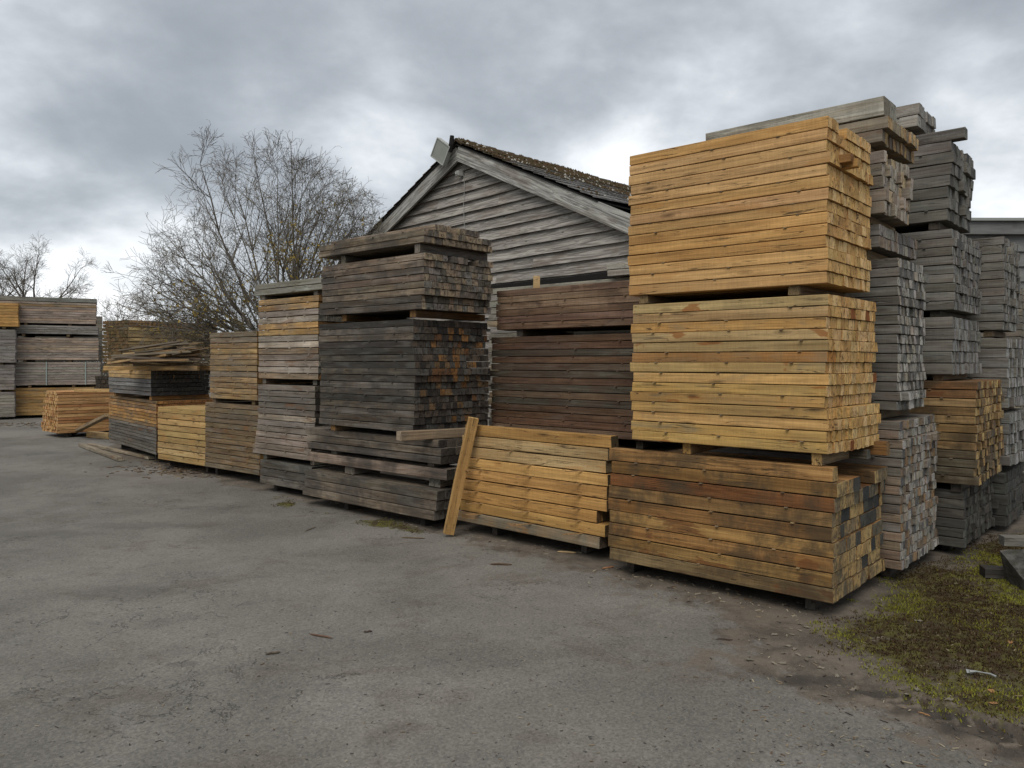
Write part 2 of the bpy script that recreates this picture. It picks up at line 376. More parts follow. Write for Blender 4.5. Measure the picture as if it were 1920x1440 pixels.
# ------------------------------------------------------------------ ground
def vnoise(x, y, s, seed=0, oct=4):
    out = 0; amp = 1; tot = 0
    rs = np.random.RandomState(seed)
    for o in range(oct):
        G = rs.rand(257, 257); xs = (x * s) % 256; ys = (y * s) % 256
        i = xs.astype(int); j = ys.astype(int); fx = xs - i; fy = ys - j
        fx = fx * fx * (3 - 2 * fx); fy = fy * fy * (3 - 2 * fy); i2 = (i + 1) % 256; j2 = (j + 1) % 256
        out = out + amp * ((G[i, j] * (1 - fx) + G[i2, j] * fx) * (1 - fy) + (G[i, j2] * (1 - fx) + G[i2, j2] * fx) * fy)
        tot += amp; amp *= .5; s *= 2.03
    return out / tot
def in_poly_dist(x, y, poly):
    """signed distance, positive inside"""
    d = np.full(x.shape, 1e9); inside = np.zeros(x.shape, bool); n = len(poly)
    for k in range(n):
        ax, ay = poly[k]; bx, by = poly[(k + 1) % n]
        ex, ey = bx - ax, by - ay; t = np.clip(((x - ax) * ex + (y - ay) * ey) / (ex * ex + ey * ey), 0, 1)
        d = np.minimum(d, np.hypot(x - ax - t * ex, y - ay - t * ey))
        c = ((ay > y) != (by > y)) & (x < (bx - ax) * (y - ay) / (by - ay + 1e-12) + ax); inside ^= c
    return np.where(inside, d, -d)
MOSS = [gpt(1490, 1205), gpt(1560, 1150), gpt(1680, 1080), gpt(1800, 1020), gpt(1920, 985), (5.5, 7.6), (8, 7), (8, 2.6), gpt(1990, 1400), gpt(1880, 1345), gpt(1740, 1312), gpt(1600, 1262), gpt(1510, 1228)]
DIRT = [gpt(1290, 1245), gpt(1400, 1180), gpt(1330, 1125), gpt(1150, 1075), gpt(860, 1010), gpt(560, 940), gpt(480, 915), gpt(300, 885), gpt(200, 850), gpt(230, 825), (-4, 14), (2, 9), (6, 9), (9, 7), (9, 2.0), gpt(2100, 1560), gpt(1900, 1430), gpt(1700, 1360), gpt(1520, 1300), gpt(1400, 1275)]
SIDE = [gpt(470, 945), gpt(520, 925), gpt(620, 945), gpt(780, 985), gpt(850, 1010), gpt(780, 1008), gpt(640, 975), gpt(520, 955)]
def masks(x, y):
    wob = (vnoise(x, y, 1.7, 3) - .5) * .5 + (vnoise(x, y, 7, 4, 3) - .5) * .22
    m = np.clip((in_poly_dist(x, y, MOSS) + wob * .9) / .55 + .25, 0, 1)
    patch = np.clip((vnoise(x, y, 2.3, 8) - .33) / .14, 0, 1); m = m * (.55 + .45 * patch)
    s = np.clip((in_poly_dist(x, y, SIDE) + wob * .7) / .35 + .2, 0, 1) * np.clip((vnoise(x, y, 3.5, 11) - .38) / .12, 0, 1)
    d = np.clip((in_poly_dist(x, y, DIRT) + wob * 1.3) / .55 + .62, 0, 1)
    return np.maximum(m, s * .9), d
def track(x, y):
    """tyre lugs pressed into the soft verge; depth in metres"""
    a = np.array(gpt(1560, 1262)); b = np.array(gpt(1990, 1432)); e = (b - a) / np.linalg.norm(b - a); nrm = np.array((-e[1], e[0]))
    s = (x - a[0]) * e[0] + (y - a[1]) * e[1]; t = (x - a[0]) * nrm[0] + (y - a[1]) * nrm[1] - .03 * np.sin(s * 2)
    fade = np.clip((s - .10) / .35, 0, 1)
    band = np.clip((.11 - np.abs(t)) / .02, 0, 1)
    lug = np.clip(np.sin((s + np.abs(t) * .9) * 2 * math.pi / .085) * 2.2, -1, 1)
    rim = np.exp(-((np.abs(t) - .125) / .02) ** 2) * .012
    return fade * (-.020 * band + band * lug * .015 + rim * 1.6)
def build_ground():
    def axis(segs):
        out = []
        for a, b, st in segs: out += list(np.arange(a, b, st))
        return np.array(out + [segs[-1][1]])
    xs = axis([(-600, -60, 90), (-60, -20, 4), (-20, -8, .5), (-8, -3, .06), (-3, .8, .03), (.8, 3.6, .016), (3.6, 6, .06), (6, 20, .6), (20, 60, 5), (60, 600, 90)])
    ys = axis([(-200, -20, 30), (-20, 1.6, 1.2), (1.6, 2.6, .08), (2.6, 4.6, .016), (4.6, 7, .03), (7, 12, .07), (12, 25, .3), (25, 80, 4), (80, 900, 120)])
    A, B = np.meshgrid(xs, ys, indexing='ij'); x = A.ravel(); y = B.ravel()
    near = np.clip((30 - np.hypot(x, y)) / 20, 0, 1)
    moss, dirt = masks(x, y)
    z = (vnoise(x, y, .45, 21) - .5) * .022 + (vnoise(x, y, 3.2, 22) - .5) * .008 + (vnoise(x, y, 17, 23, 2) - .5) * .003
    z += moss * ((vnoise(x, y, 9, 25) - .45) * .04 + .006) + dirt * (1 - moss) * (vnoise(x, y, 14, 26) - .5) * .010 + track(x, y)
    z *= near
    nx, ny = len(xs), len(ys)
    me = bpy.data.meshes.new('ground'); me.vertices.add(nx * ny)
    me.vertices.foreach_set('co', np.stack([x, y, z], 1).ravel().astype(np.float32))
    I, J = np.meshgrid(np.arange(nx - 1), np.arange(ny - 1), indexing='ij'); a = (I * ny + J).ravel()
    q = np.stack([a, a + ny, a + ny + 1, a + 1], 1)
    me.loops.add(q.size); me.loops.foreach_set('vertex_index', q.ravel().astype(np.int32))
    me.polygons.add(len(q)); me.polygons.foreach_set('loop_start', np.arange(0, q.size, 4, dtype=np.int32)); me.polygons.foreach_set('loop_total', np.full(len(q), 4, np.int32))
    me.polygons.foreach_set('use_smooth', np.ones(len(q), bool))
    damp = np.zeros(x.shape)
    for px, py, rx, ry, am in [(60, 1000, .9, .25, .8), (260, 985, 1.0, .22, .8), (400, 955, .9, .3, .6), (100, 930, 1.6, .5, .5), (230, 1110, .55, .28, .75), (290, 1170, .3, .16, .6), (345, 1247, .10, .05, 1), (500, 1255, .08, .04, .9),
                               (700, 1010, .5, .15, .4), (60, 1230, .3, .1, .5), (870, 1330, .25, .1, .4), (1000, 1120, .5, .2, .35), (1480, 1275, .5, .10, .7), (1150, 1290, .4, .12, .35), (300, 840, 2.5, .8, .45), (420, 1400, .3, .1, .4), (1640, 1300, .22, .06, .8), (1740, 1335, .22, .07, 1.0), (1850, 1372, .25, .08, 1.0), (1950, 1415, .25, .09, 1.0), (1560, 1270, .18, .06, .6), (1700, 1120, .3, .15, .8), (1850, 1040, .5, .4, .9)]:
        gx, gy = gpt(px, py); damp = np.maximum(damp, am * np.exp(-((x - gx) / rx) ** 2 - ((y - gy) / ry) ** 2))
    tk = track(x, y); damp = np.maximum(damp, np.clip(-(tk + .004) / .018, 0, 1.1)); dirt = np.maximum(dirt, np.clip(np.abs(tk) / .01, 0, 1))
    for nme, arr in (('moss', moss), ('dirt', dirt), ('damp', damp)):
        at = me.attributes.new(nme, 'FLOAT', 'POINT'); at.data.foreach_set('value', arr.astype(np.float32))
    me.update(); me.validate()
    t = NT('yard_ground', .92, .25)
    p = t.pos(); mo = t.attr('moss', 'GEOMETRY', 'Fac'); di = t.attr('dirt', 'GEOMETRY', 'Fac')
    big = t.noise(p, .55, 5, .6, .4); mid = t.noise(p, 3.0, 6, .65, .2); fine = t.noise(p, 60, 4, .7); grit = t.noise(p, 210, 2, .6)
    c = t.mix(t.smooth(big, .36, .64), (.128, .120, .106), (.186, .174, .154))
    c = t.mix(t.math('MULTIPLY', t.smooth(mid, .50, .70), .30), c, (.085, .080, .075))
    c = t.mix(t.math('MULTIPLY', t.smooth(t.noise(p, 1.1, 7, .7, 1.0), .52, .66), .30), c, (.21, .20, .185))
    st = t.noise(t.vmath('ADD', p, (7, 3, 0)), 1, 7, .68, .6, (1.5, 1.9, 1))
    c = t.mix(t.math('MULTIPLY', t.smooth(st, .53, .64), .42), c, (.105, .085, .068))
    vo = t.n('ShaderNodeTexVoronoi'); vo.inputs['Scale'].default_value = 95; t.l(p, vo.inputs['Vector'])
    stone = t.mix(.5, vo.outputs['Color'], (.5, .5, .5)); sg = t.n('ShaderNodeRGBToBW'); t.l(stone, sg.inputs[0])
    c = t.mix(1.0, c, t.mix(t.smooth(sg.outputs[0], .25, .75), (.82, .82, .82), (1.20, 1.19, 1.175)), 'MULTIPLY')
    c = t.mix(1.0, c, t.mix(t.smooth(fine, .3, .7), (.86, .86, .86), (1.14, 1.14, 1.14)), 'MULTIPLY')
    dm = t.attr('damp', 'GEOMETRY', 'Fac'); dm = t.smooth(t.math('ADD', dm, t.math('MULTIPLY', t.math('SUBTRACT', t.noise(p, 5, 6, .7), .5), .9)), .30, .75); DMP = dm
    c = t.mix(t.math('MULTIPLY', dm, .42), c, (.080, .074, .066))
    c = t.mix(t.smooth(grit, .68, .74), c, (.42, .40, .37))
    ck = t.noise(t.vmath('ADD', p, (2, 9, 0)), .8, 7, .62, .4); cm = t.math('MULTIPLY', t.smooth(t.math('ABSOLUTE', t.math('SUBTRACT', ck, .5)), .0015, .0045, 1, 0), t.smooth(t.noise(p, .7, 3, .5), .5, .58))
    c = t.mix(t.math('MULTIPLY', cm, .65), c, (.04, .037, .033))
    pit = t.smooth(t.noise(p, 26, 3, .6), .655, .70); c = t.mix(t.math('MULTIPLY', pit, .7), c, (.03, .028, .026))
    dcol = t.mix(t.smooth(mid, .38, .6), (.062, .050, .038), (.130, .105, .080)); dcol = t.mix(1.0, dcol, t.mix(fine, (.6, .6, .6), (1.5, 1.5, 1.5)), 'MULTIPLY')
    dcol = t.mix(t.smooth(grit, .64, .70), dcol, (.26, .24, .20))
    dn = t.smooth(t.math('ADD', di, t.math('MULTIPLY', t.math('SUBTRACT', t.noise(p, 7, 6, .7), .5), 1.2)), .42, .78)
    c = t.mix(t.math('MULTIPLY', dn, .86), c, dcol)
    c = t.mix(t.math('MULTIPLY', t.math('MULTIPLY', dm, dn), .62), c, (.030, .026, .022))
    mcol = t.mix(t.smooth(t.noise(p, 5, 4, .6), .4, .6), (.045, .036, .014), (.085, .080, .018)); mcol = t.mix(t.smooth(t.noise(p, 13, 4, .6), .5, .62), mcol, (.05, .032, .018))
    mcol = t.mix(1.0, mcol, t.mix(fine, (.45, .45, .45), (1.6, 1.6, 1.6)), 'MULTIPLY')
    mn = t.smooth(t.math('ADD', mo, t.math('MULTIPLY', t.math('SUBTRACT', t.noise(p, 18, 5, .7), .5), .9)), .32, .62)
    c = t.mix(mn, c, mcol)
    t.col(c)
    h = t.math('ADD', t.math('MULTIPLY', sg.outputs[0], .5), t.math('ADD', t.math('MULTIPLY', fine, .8), t.math('MULTIPLY', pit, -.8)))
    t.bump(h, .006, .8)
    me.materials.append(t.m)
    o = obj('ground', me); tag(o, 'grey worn tarmac yard with brown dirt and green moss along its edge', kind='structure')
build_ground()
def ground_z(x, y):
    xa, ya = np.array([x], float), np.array([y], float); moss, dirt = masks(xa, ya)
    z = (vnoise(xa, ya, .45, 21) - .5) * .022 + (vnoise(xa, ya, 3.2, 22) - .5) * .008 + moss * ((vnoise(xa, ya, 9, 25) - .45) * .04 + .006) + track(xa, ya)
    return float(z[0])

# ------------------------------------------------------------------ barn with weatherboarded gable
def build_barn():
    Ya = 13.0; xa = X(872, Ya); za = Z(287, Ya)
    g = Vector((-280 - CX, F)).normalized(); ax = -g
    root = empty('barn', (xa, Ya, 0), math.atan2(ax.y, ax.x))
    tag(root, 'weathered grey barn with boarded gable and moss covered roof behind the stacks', 'barn')
    SR, SL = .452, .402
    def top(x): return za - (SR * x if x > 0 else -SL * x)
    t = NT('weatherboard', .85, .2)
    r_ = t.math('MULTIPLY', t.rnd(), 41.0); cb = t.n('ShaderNodeCombineXYZ'); t.l(r_, cb.inputs[0]); t.l(r_, cb.inputs[2])
    co = t.vmath('ADD', t.objco(), cb.outputs[0])
    gr = t.noise(co, 1, 5, .62, 2.2, (1.0, 20, 16)); gf = t.noise(co, 1, 4, .6, .5, (2, 60, 90)); bl = t.noise(co, 1, 4, .6, .3, (1.2, 3, 3.5))
    c = t.mix(1.0, t.ocol(), t.mix(t.smooth(gr, .38, .6), (.55, .54, .53), (1.2, 1.2, 1.2)), 'MULTIPLY')
    c = t.mix(1.0, c, t.mix(t.smooth(gf, .3, .7), (.72, .72, .72), (1.2, 1.2, 1.2)), 'MULTIPLY')
    c = t.mix(t.math('MULTIPLY', t.smooth(bl, .5, .68), .5), c, (.14, .105, .08))
    vo = t.n('ShaderNodeTexVoronoi'); t.l(t.vmath('MULTIPLY', co, (1.6, 3, 6)), vo.inputs['Vector']); vo.inputs['Scale'].default_value = 1
    c = t.mix(t.smooth(vo.outputs['Distance'], .03, .07, .8, 0), c, (.02, .018, .015))
    t.col(c); t.bump(t.math('ADD', gr, gf), .008, .8); wb = t.m
    rr = random.Random(4)
    ex = .178; z = za - .12; nb = int((za - .05) / ex)
    for i in range(nb):
        zt = za - .10 - i * ex; zb = zt - ex - .03
        xl = max(-(za - zb) / SL, -4.9); xr = min((za - zb) / SR, 5.0)
        xl2 = max(-(za - zt) / SL, -4.9); xr2 = min((za - zt) / SR, 5.0)
        cuts = [xl, xr]
        if xr - xl > 3.2: cuts = [xl, rr.uniform(xl * .5, xr * .5), xr]
        if zt < 2.45 and zt > 2.2: pass
        for k in range(len(cuts) - 1):
            a, b = cuts[k] + (.003 if k else 0), cuts[k + 1]
            a2 = xl2 if k == 0 else a; b2 = xr2 if k == len(cuts) - 2 else b
            if a2 > b - .02: continue
            n = max(2, int((b - a) / .35)); V = []; 
            for q in range(n + 1):
                f = q / n; xb = a + (b - a) * f; xt = a2 + (b2 - a2) * f; wav = (mnoise.noise(Vector((xb * 1.3, i * 3.1, 0))) * .014 + mnoise.noise(Vector((xb * 5, i * 7.7, 3))) * .005)
                V += [(xb, -.062, zb + wav), (xt, -.008, zt), (xb, -.024, zb + wav)]
            Fc = []
            for q in range(n):
                o = q * 3; Fc += [(o, o + 3, o + 4, o + 1), (o + 2, o + 5, o + 3, o)]
            Fc += [(0, 1, 2), (n * 3, n * 3 + 2, n * 3 + 1)]
            o = obj('weatherboard', mesh_np('weatherboard', V, Fc, [wb]), root); k_ = rr.uniform(.86, 1.12)
            o.color = (.31 * k_, .288 * k_, .258 * k_, 1)
    dk = NT('dark_and_shade_board', .9, .1); dk.col((.018, .017, .016)); dk = dk.m  # near black: shade put into the colour, also used for the dark ridge end
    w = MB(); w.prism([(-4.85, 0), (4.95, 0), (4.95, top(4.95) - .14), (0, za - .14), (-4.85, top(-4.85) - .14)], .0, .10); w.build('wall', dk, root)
    w = MB(); w.box(3.02, 3.10, .12, 9.0, 0, top(3.1) - .12); w.build('side_wall', dk, root)  # black wall stands in for the shaded void under the eave
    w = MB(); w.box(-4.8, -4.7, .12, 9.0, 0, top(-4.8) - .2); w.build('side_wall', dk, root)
    # two black strips across the gable
    rl = MB(); rl.box(-3.5, 4.6, -.13, -.055, 2.72, 2.80); rl.build('black_strip', dk, root)
    rl = MB(); rl.box(-3.3, 4.7, -.10, -.055, 2.60, 2.645); rl.build('black_strip', dk, root)
    # barge boards
    for s, sl, ln in ((1, SR, 5.6), (-1, SL, 5.5)):
        n = 12; V = []
        for q in range(n + 1):
            x = ln * q / n; wv = mnoise.noise(Vector((x * .9, s, 0))) * .012
            for yy in (-.17, -.125): V += [(s * x, yy, .115 + wv), (s * x, yy, -.13 + wv * .4)]
        Fc = []
        for q in range(n):
            o = q * 4; Fc += [(o, o + 1, o + 5, o + 4), (o + 2, o + 6, o + 7, o + 3), (o, o + 4, o + 6, o + 2), (o + 1, o + 3, o + 7, o + 5)]
        Fc += [(0, 2, 3, 1), (n * 4, n * 4 + 1, n * 4 + 3, n * 4 + 2)]
        me = mesh_np('barge_board', V, Fc, [wb]); fix_normals(me); o = obj('barge_board', me, root, (0, .004 if s < 0 else 0, za - .02)); o.rotation_euler = (0, s * math.atan(sl), 0); o.color = (.36, .355, .325, 1)
    # roof
    t = NT('lichen_slate', .9, .2); p = t.objco()
    c = t.mix(t.smooth(t.noise(p, 14, 5, .7), .35, .65), (.085, .082, .078), (.20, .195, .185))
    sp = t.n('ShaderNodeSeparateXYZ'); t.l(p, sp.inputs[0])
    mz = t.math('ADD', t.math('MULTIPLY', t.noise(p, 3.5, 6, .7), 1.3), t.math('MULTIPLY', sp.outputs[0], -.20))
    c = t.mix(t.smooth(mz, .26, .48), c, t.mix(t.smooth(t.noise(p, 9, 5, .7), .42, .6), (.062, .040, .024), (.050, .042, .018)))
    c = t.mix(t.math('MULTIPLY', t.smooth(t.noise(p, 24, 4, .6, 0), .60, .66), .8), c, (.42, .40, .36))
    t.col(c); t.bump(t.noise(p, 30, 5, .7), .03, .8); slate = t.m
    def roofplane(s, sl, reach):
        m = MB(); rr2 = random.Random(9); course = .24; n = int(reach / course) + 1; ln = 9.2; seg = 46
        th = math.atan(sl)
        for i in range(n):
            a = i * course; b = min(a + course + .03, reach)
            if a >= reach: break
            for k in range(seg):
                y0 = -.19 + ln * k / seg; y1 = -.19 + ln * (k + 1) / seg - .008; yo = (ln / seg) * .5 * (i % 2)
                if k == 0: yo0 = 0
                else: yo0 = yo
                up = .020 + rr2.uniform(0, .007); zz = lambda x, y: za + .165 - sl * x - .038 * (y + .19) + mnoise.noise(Vector((x * .8, y * .7, 2))) * .03
                x0, x1 = a, b; ya_, yb_ = y0 + yo0, y1 + yo
                V = [(s * x0, ya_, zz(x0, ya_) + .004), (s * x1, ya_, zz(x1, ya_) + up), (s * x1, yb_, zz(x1, yb_) + up), (s * x0, yb_, zz(x0, yb_) + .004)]
                V += [(v[0], v[1], v[2] - .012) for v in V]
                m.add(V, [(0, 1, 2, 3), (7, 6, 5, 4), (0, 4, 5, 1), (1, 5, 6, 2), (2, 6, 7, 3), (3, 7, 4, 0)])
        me = mesh_np('roof', m.V, m.F, [slate]); fix_normals(me); o = obj('roof', me, root); return o
    ro = roofplane(1, SR, 3.22); tag(ro, kind='stuff'); rl_ = roofplane(-1, SL, 5.05); tag(rl_, kind='stuff')
    # solid deck under slates
    for s, sl, reach in ((1, SR, 3.2), (-1, SL, 5.0)):
        m = MB(); zz = lambda x, y: za + .150 - sl * x - .038 * (y + .19)
        V = []
        for y in (-.185, 9.0):
            for x in (0, reach): V += [(s * x, y, zz(x, y) - .03), (s * x, y, zz(x, y) - .05)]
        m.add(V, [(0, 1, 3, 2), (4, 6, 7, 5), (0, 2, 6, 4), (1, 5, 7, 3), (2, 3, 7, 6), (0, 4, 5, 1)])
        me = mesh_np('roof_deck', m.V, m.F, [dk]); fix_normals(me); obj('roof_deck', me, root)
    # ridge tiles with moss humps
    t2 = NT('moss_clump', .95, .1); pp = t2.pos(); t2.col(t2.mix(t2.smooth(t2.noise(pp, 16, 4, .7), .42, .6), (.048, .038, .018), (.070, .042, .022))); mossm = t2.m
    t2 = NT('lichen_clump', .95, .1); t2.col((.30, .285, .25)); lich = t2.m
    for k in range(22):
        y0 = -.20 + k * .42; zz = za + .185 - .038 * (y0 + .2)
        m = MB(); m.prism([(-.17, zz - .09), (-.02, zz + .03), (.02, zz + .03), (.17, zz - .09), (.16, zz - .115), (0, zz - .012), (-.16, zz - .115)], y0, y0 + .43)
        o = m.build('ridge_tile', slate, root)
    rm = random.Random(5); V = []; Fc = []; mi = []
    for k in range(7500):
        y = rm.uniform(-.15, 6.5); x = min(abs(rm.gauss(0, .9)), 3.1) if rm.random() < .75 else rm.uniform(0, 3.1)
        if mnoise.noise(Vector((x * 1.6, y * 1.4, 5))) < -.12 + x * .13: continue
        zz = za + .19 - SR * x - .038 * (y + .19) + (mnoise.noise(Vector((x * .8, y * .7, 2))) * .03); s_ = rm.uniform(.010, .034) * (1.5 if x < .35 else 1)
        if x < .2: zz += .02
        b = len(V); a0 = rm.uniform(0, 6.28)
        for q in range(4): V.append((x + s_ * math.cos(a0 + q * 1.57) * rm.uniform(.7, 1.3), y + s_ * math.sin(a0 + q * 1.57) * rm.uniform(.7, 1.3), zz - .01))
        V.append((x, y, zz + s_ * rm.uniform(.5, 1.1))); Fc += [(b + q, b + (q + 1) % 4, b + 4) for q in range(4)]; mi += [1 if rm.random() < .04 + x * .07 else 0] * 4
    o = obj('moss', mesh_np('moss', V, Fc, [mossm, lich], True, mi), root); tag(o, kind='stuff')
    # end cap of ridge, flat grey panel, sensor and cable
    m = MB(); m.tube([(0.0, -.27, za + .24), (-.01, -.275, za + .10), (-.05, -.28, za - .02)], [.035, .045, .04], 8); m.build('ridge_end', dk, root)
    t3 = NT('grey_green_board', .7, .3); q = t3.pos(); t3.col(t3.mix(t3.noise(q, 6, 4, .6), (.20, .215, .19), (.30, .31, .275))); pan = t3.m
    t3 = NT('panel_edge', .7, .3); t3.col((.36, .37, .35)); pe = t3.m
    rot = Matrix.Translation((-.25, -.30, za + .02)) @ Matrix.Rotation(math.radians(36), 4, 'Y') @ Matrix.Rotation(math.radians(8), 4, 'Z')
    m = MB(); m.box(-.175, .175, -.035, .035, -.165, .165, 0, rot); po = m.build('flat_panel', pan, root)
    m = MB()
    for a in ((-.182, -.165, -.17, .17), (.165, .182, -.17, .17), (-.165, .165, -.172, -.157), (-.165, .165, .157, .172)): m.box(a[0], a[1], -.045, .038, a[2], a[3], 0, rot)
    m.build('panel_frame', pe, root)
    wp = NT('white_plastic', .5, .4); wp.col((.36, .36, .33)); wp = wp.m
    m = MB(); m.box(-.05, .03, -.16, -.055, za - .40, za - .32); m.box(-.025, .01, -.19, -.16, za - .385, za - .34); m.build('sensor', wp, root)
    m = MB(); pts = [(.04, -.10, za - .36)] + [(.06 + .012 * math.sin(i * 1.3), -.068, za - .42 - i * .14) for i in range(10)]; m.tube(pts, .0045, 5); m.build('cable', wp, root)
build_barn()

def build_shed():
    Y = 14.0; x0 = X(1800, Y); root = empty('shed', (x0, Y, 0)); tag(root, 'low grey boarded shed with flat pale roof edge behind the right hand stacks', 'shed')
    zt = Z(413, Y); bm_ = NT('shed_board', .85, .2); p = bm_.pos()
    c = bm_.mix(1.0, (.155, .155, .15), bm_.mix(bm_.noise(p, 1, 5, .6, 1, (2, 20, 22)), (.6, .6, .6), (1.4, 1.4, 1.4)), 'MULTIPLY')
    c = bm_.mix(bm_.smooth(bm_.noise(p, 2.2, 3, .6), .55, .7, 0, .5), c, (.07, .065, .06)); bm_.col(c); bm_.bump(bm_.noise(p, 1, 5, .6, 1, (2, 20, 40)), .01, .6)
    ed = NT('roof_edge', .6, .3); ed.col((.26, .27, .25))
    nb = int(zt / .27)
    for i in range(nb):
        z1 = zt - .28 - i * .27; z0 = max(z1 - .29, 0)
        if z1 < .1: break
        V = [(-1.5, -.05, z0), (7, -.05, z0), (7, -.006, z1), (-1.5, -.006, z1), (-1.5, -.02, z0), (7, -.02, z0)]
        obj('weatherboard', mesh_np('weatherboard', V, [(0, 1, 2, 3), (4, 5, 1, 0), (0, 3, 4), (1, 5, 2)], [bm_.m]), root)
    m = MB(); m.box(-1.55, 7, .0, .1, 0, zt - .05); m.build('wall', bm_.m, root)
    m = MB(); m.box(-1.6, 7.1, -.14, .0, zt - .27, zt - .045); m.build('fascia', bm_.m, root)
    m = MB(); m.box(-1.65, 7.15, -.20, 5, zt - .04, zt + .01); m.build('roof', ed.m, root)
build_shed()

# ------------------------------------------------------------------ trees
def bark_mat():
    t = NT('bark', .9, .15); p = t.pos()
    c = t.mix(t.smooth(t.noise(p, 9, 4, .6), .4, .62), (.10, .086, .072), (.17, .155, .13))
    c = t.mix(t.math('MULTIPLY', t.smooth(t.noise(p, 2.0, 3, .6), .54, .64), .6), c, (.15, .13, .065)); t.col(c)
    t.bump(t.noise(p, 40, 4, .6), .01, .5); return t.m
BARK = bark_mat()
_l = NT('lichen', .95, .1); _l.col((.26, .19, .045)); LICH = _l.m
def branch(mb_levels, r, p, d, length, rad, level, maxl, up, tips, env, trop=.10):
    step = max(length / 6, .06); n = max(3, int(length / step)); pts = [p.copy()]; rads = [rad]
    kids = []
    for i in range(n):
        d = (d + Vector((r.gauss(0, 1), r.gauss(0, 1), r.gauss(0, 1))) * (.07 + .03 * level) + Vector((0, 0, trop))).normalized()
        p = p + d * step; f = (i + 1) / n; pts.append(p.copy()); rads.append(max(rad * (1 - f * .82), .0026)); kids.append((p.copy(), d.copy(), rads[-1], f))
        if env and not env(p): break
    mb_levels[min(level, 2)].tube(pts, rads, 6 if level == 0 else (4 if level == 1 else 3), cap=False)
    if level < maxl:
        cnt = {0: 12, 1: 7, 2: 4}.get(level, 3); cnt = max(1, int(cnt * len(kids) / n + .5))
        for q in range(cnt):
            f = r.uniform(.28 if level == 0 else .1, 1.0); k = kids[min(int(f * len(kids)), len(kids) - 1)]
            a = k[1].cross(Vector((r.gauss(0, 1), r.gauss(0, 1), r.gauss(0, 1)))).normalized(); ang = r.uniform(.35, .98)
            nd = (k[1] * math.cos(ang) + a * math.sin(ang)).normalized()
            nl = length * r.uniform(.26, .46) * (1.3 - f * .8) * (1.15 if level == 0 else 1)
            branch(mb_levels, r, k[0], nd, nl, k[2] * .62, level + 1, maxl, up, tips, env, trop * .7)
    else: tips.append(p.copy())
def make_tree(label, px, Y, base_z, limbs, seed, lim_rad=.05, lichen=None, maxl=3, env=None, trunk_r=.11, trop=.012, name='bare_tree'):
    r = random.Random(seed); root = empty(name, (X(px, Y), Y, 0)); tag(root, label, 'tree')
    tr = MB(); tr.tube([(0, 0, -.05), (.03, 0, base_z * .5), (0, .02, base_z + .1)], [trunk_r * 1.3, trunk_r, trunk_r * .9], 9); tr.build('trunk', BARK, root, smooth=True)
    tips = []; tw = MB()
    for (tx, ty, tz) in limbs:
        d = Vector((tx, ty, tz)); ln = d.length; lv = [MB(), tw, tw]
        dd = (d.normalized() - Vector((0, 0, trop * 2.2))).normalized()
        branch(lv, r, Vector((r.uniform(-.05, .05), r.uniform(-.04, .04), base_z + r.uniform(-.5, .08))), dd, ln, lim_rad * r.uniform(.7, 1.1), 0, maxl, 0, tips, env, trop)
        lv[0].build('limb', BARK, root, smooth=True)
    o = tw.build('twigs', BARK, root); tag(o, kind='stuff')
    if lichen:
        V = []; Fc = []
        for (lx, lz, sx, sz, n) in lichen:
            pool = [v for v in tw.V if abs(v[0] - lx) < sx * 2 and abs(v[2] - lz) < sz * 2]
            for k in range(min(n, len(pool))):
                v = Vector(r.choice(pool))
                if r.random() < ((v.x - lx) / sx) ** 2 * .3 + ((v.z - lz) / sz) ** 2 * .3: continue
                b = len(V); s_ = r.uniform(.018, .045)
                for q in range(3): V.append(tuple(v + Vector((r.uniform(-1, 1), r.uniform(-1, 1), r.uniform(-1, 1))) * s_))
                Fc.append((b, b + 1, b + 2))
        o = obj('catkins', mesh_np('catkins', V, Fc, [LICH]), root); tag(o, kind='stuff')
    return root
def px_limb(px, py, Y, bpx, bz, dy): # limb tip as an offset from the crown base
    return (X(px, Y) - X(bpx, Y), dy, Z(py, Y) - bz)
TY, TB, TZ = 14.0, 528, 1.75
rt = random.Random(3); LT = []
for (px, py) in [(370, 330), (420, 280), (430, 400), (490, 262), (540, 330), (590, 290), (640, 335), (650, 430), (705, 385), (690, 450), (320, 420), (290, 440), (275, 470), (300, 520), (280, 560), (285, 545), (400, 300), (455, 420), (610, 300), (560, 310), (650, 350), (280, 530), (300, 575), (290, 500), (340, 600), (320, 560), (360, 470), (330, 590), (670, 410), (610, 330), (370, 500), (480, 360), (560, 420), (600, 380), (350, 620), (400, 560), (440, 480), (620, 500), (520, 300)]:
    v_ = px_limb(px, py, TY, TB, TZ, rt.uniform(-1.1, 1.3)); LT.append((v_[0] * .98, v_[1], v_[2] * .98))
make_tree('large bare budding tree with yellow lichen rising behind the middle stacks', TB, TY, TZ, LT, 11, .036,
          lichen=[(-.95, 2.75, .6, .28, 3000), (-1.6, 2.3, .6, .2, 1100), (.25, 3.35, .45, .3, 2000), (.7, 3.5, .4, .2, 1500), (-.3, 2.9, .4, .5, 1800), (.9, 4.0, .6, .5, 600)], maxl=3,
          env=lambda p: ((p.x + .27) / 2.3) ** 2 + (max(p.z - 3.1, 0) / 2.45) ** 2 + (p.y / 2.2) ** 2 * .3 < 1 + .22 * mnoise.noise(p * 1.7))
def small_tree(label, px, Y, spread, top, base, seed, nl=9, name='bare_tree', rad=.045):
    r = random.Random(seed); L = []
    for k in range(nl):
        a = math.pi * (k + .5) / nl; L.append((-math.cos(a) * spread * r.uniform(.75, 1.05), r.uniform(-.8, .8), (top - base) * (.35 + .65 * math.sin(a)) * r.uniform(.8, 1.05)))
    make_tree(label, px, Y, base, L, seed, rad, maxl=3, name=name, trunk_r=.13)
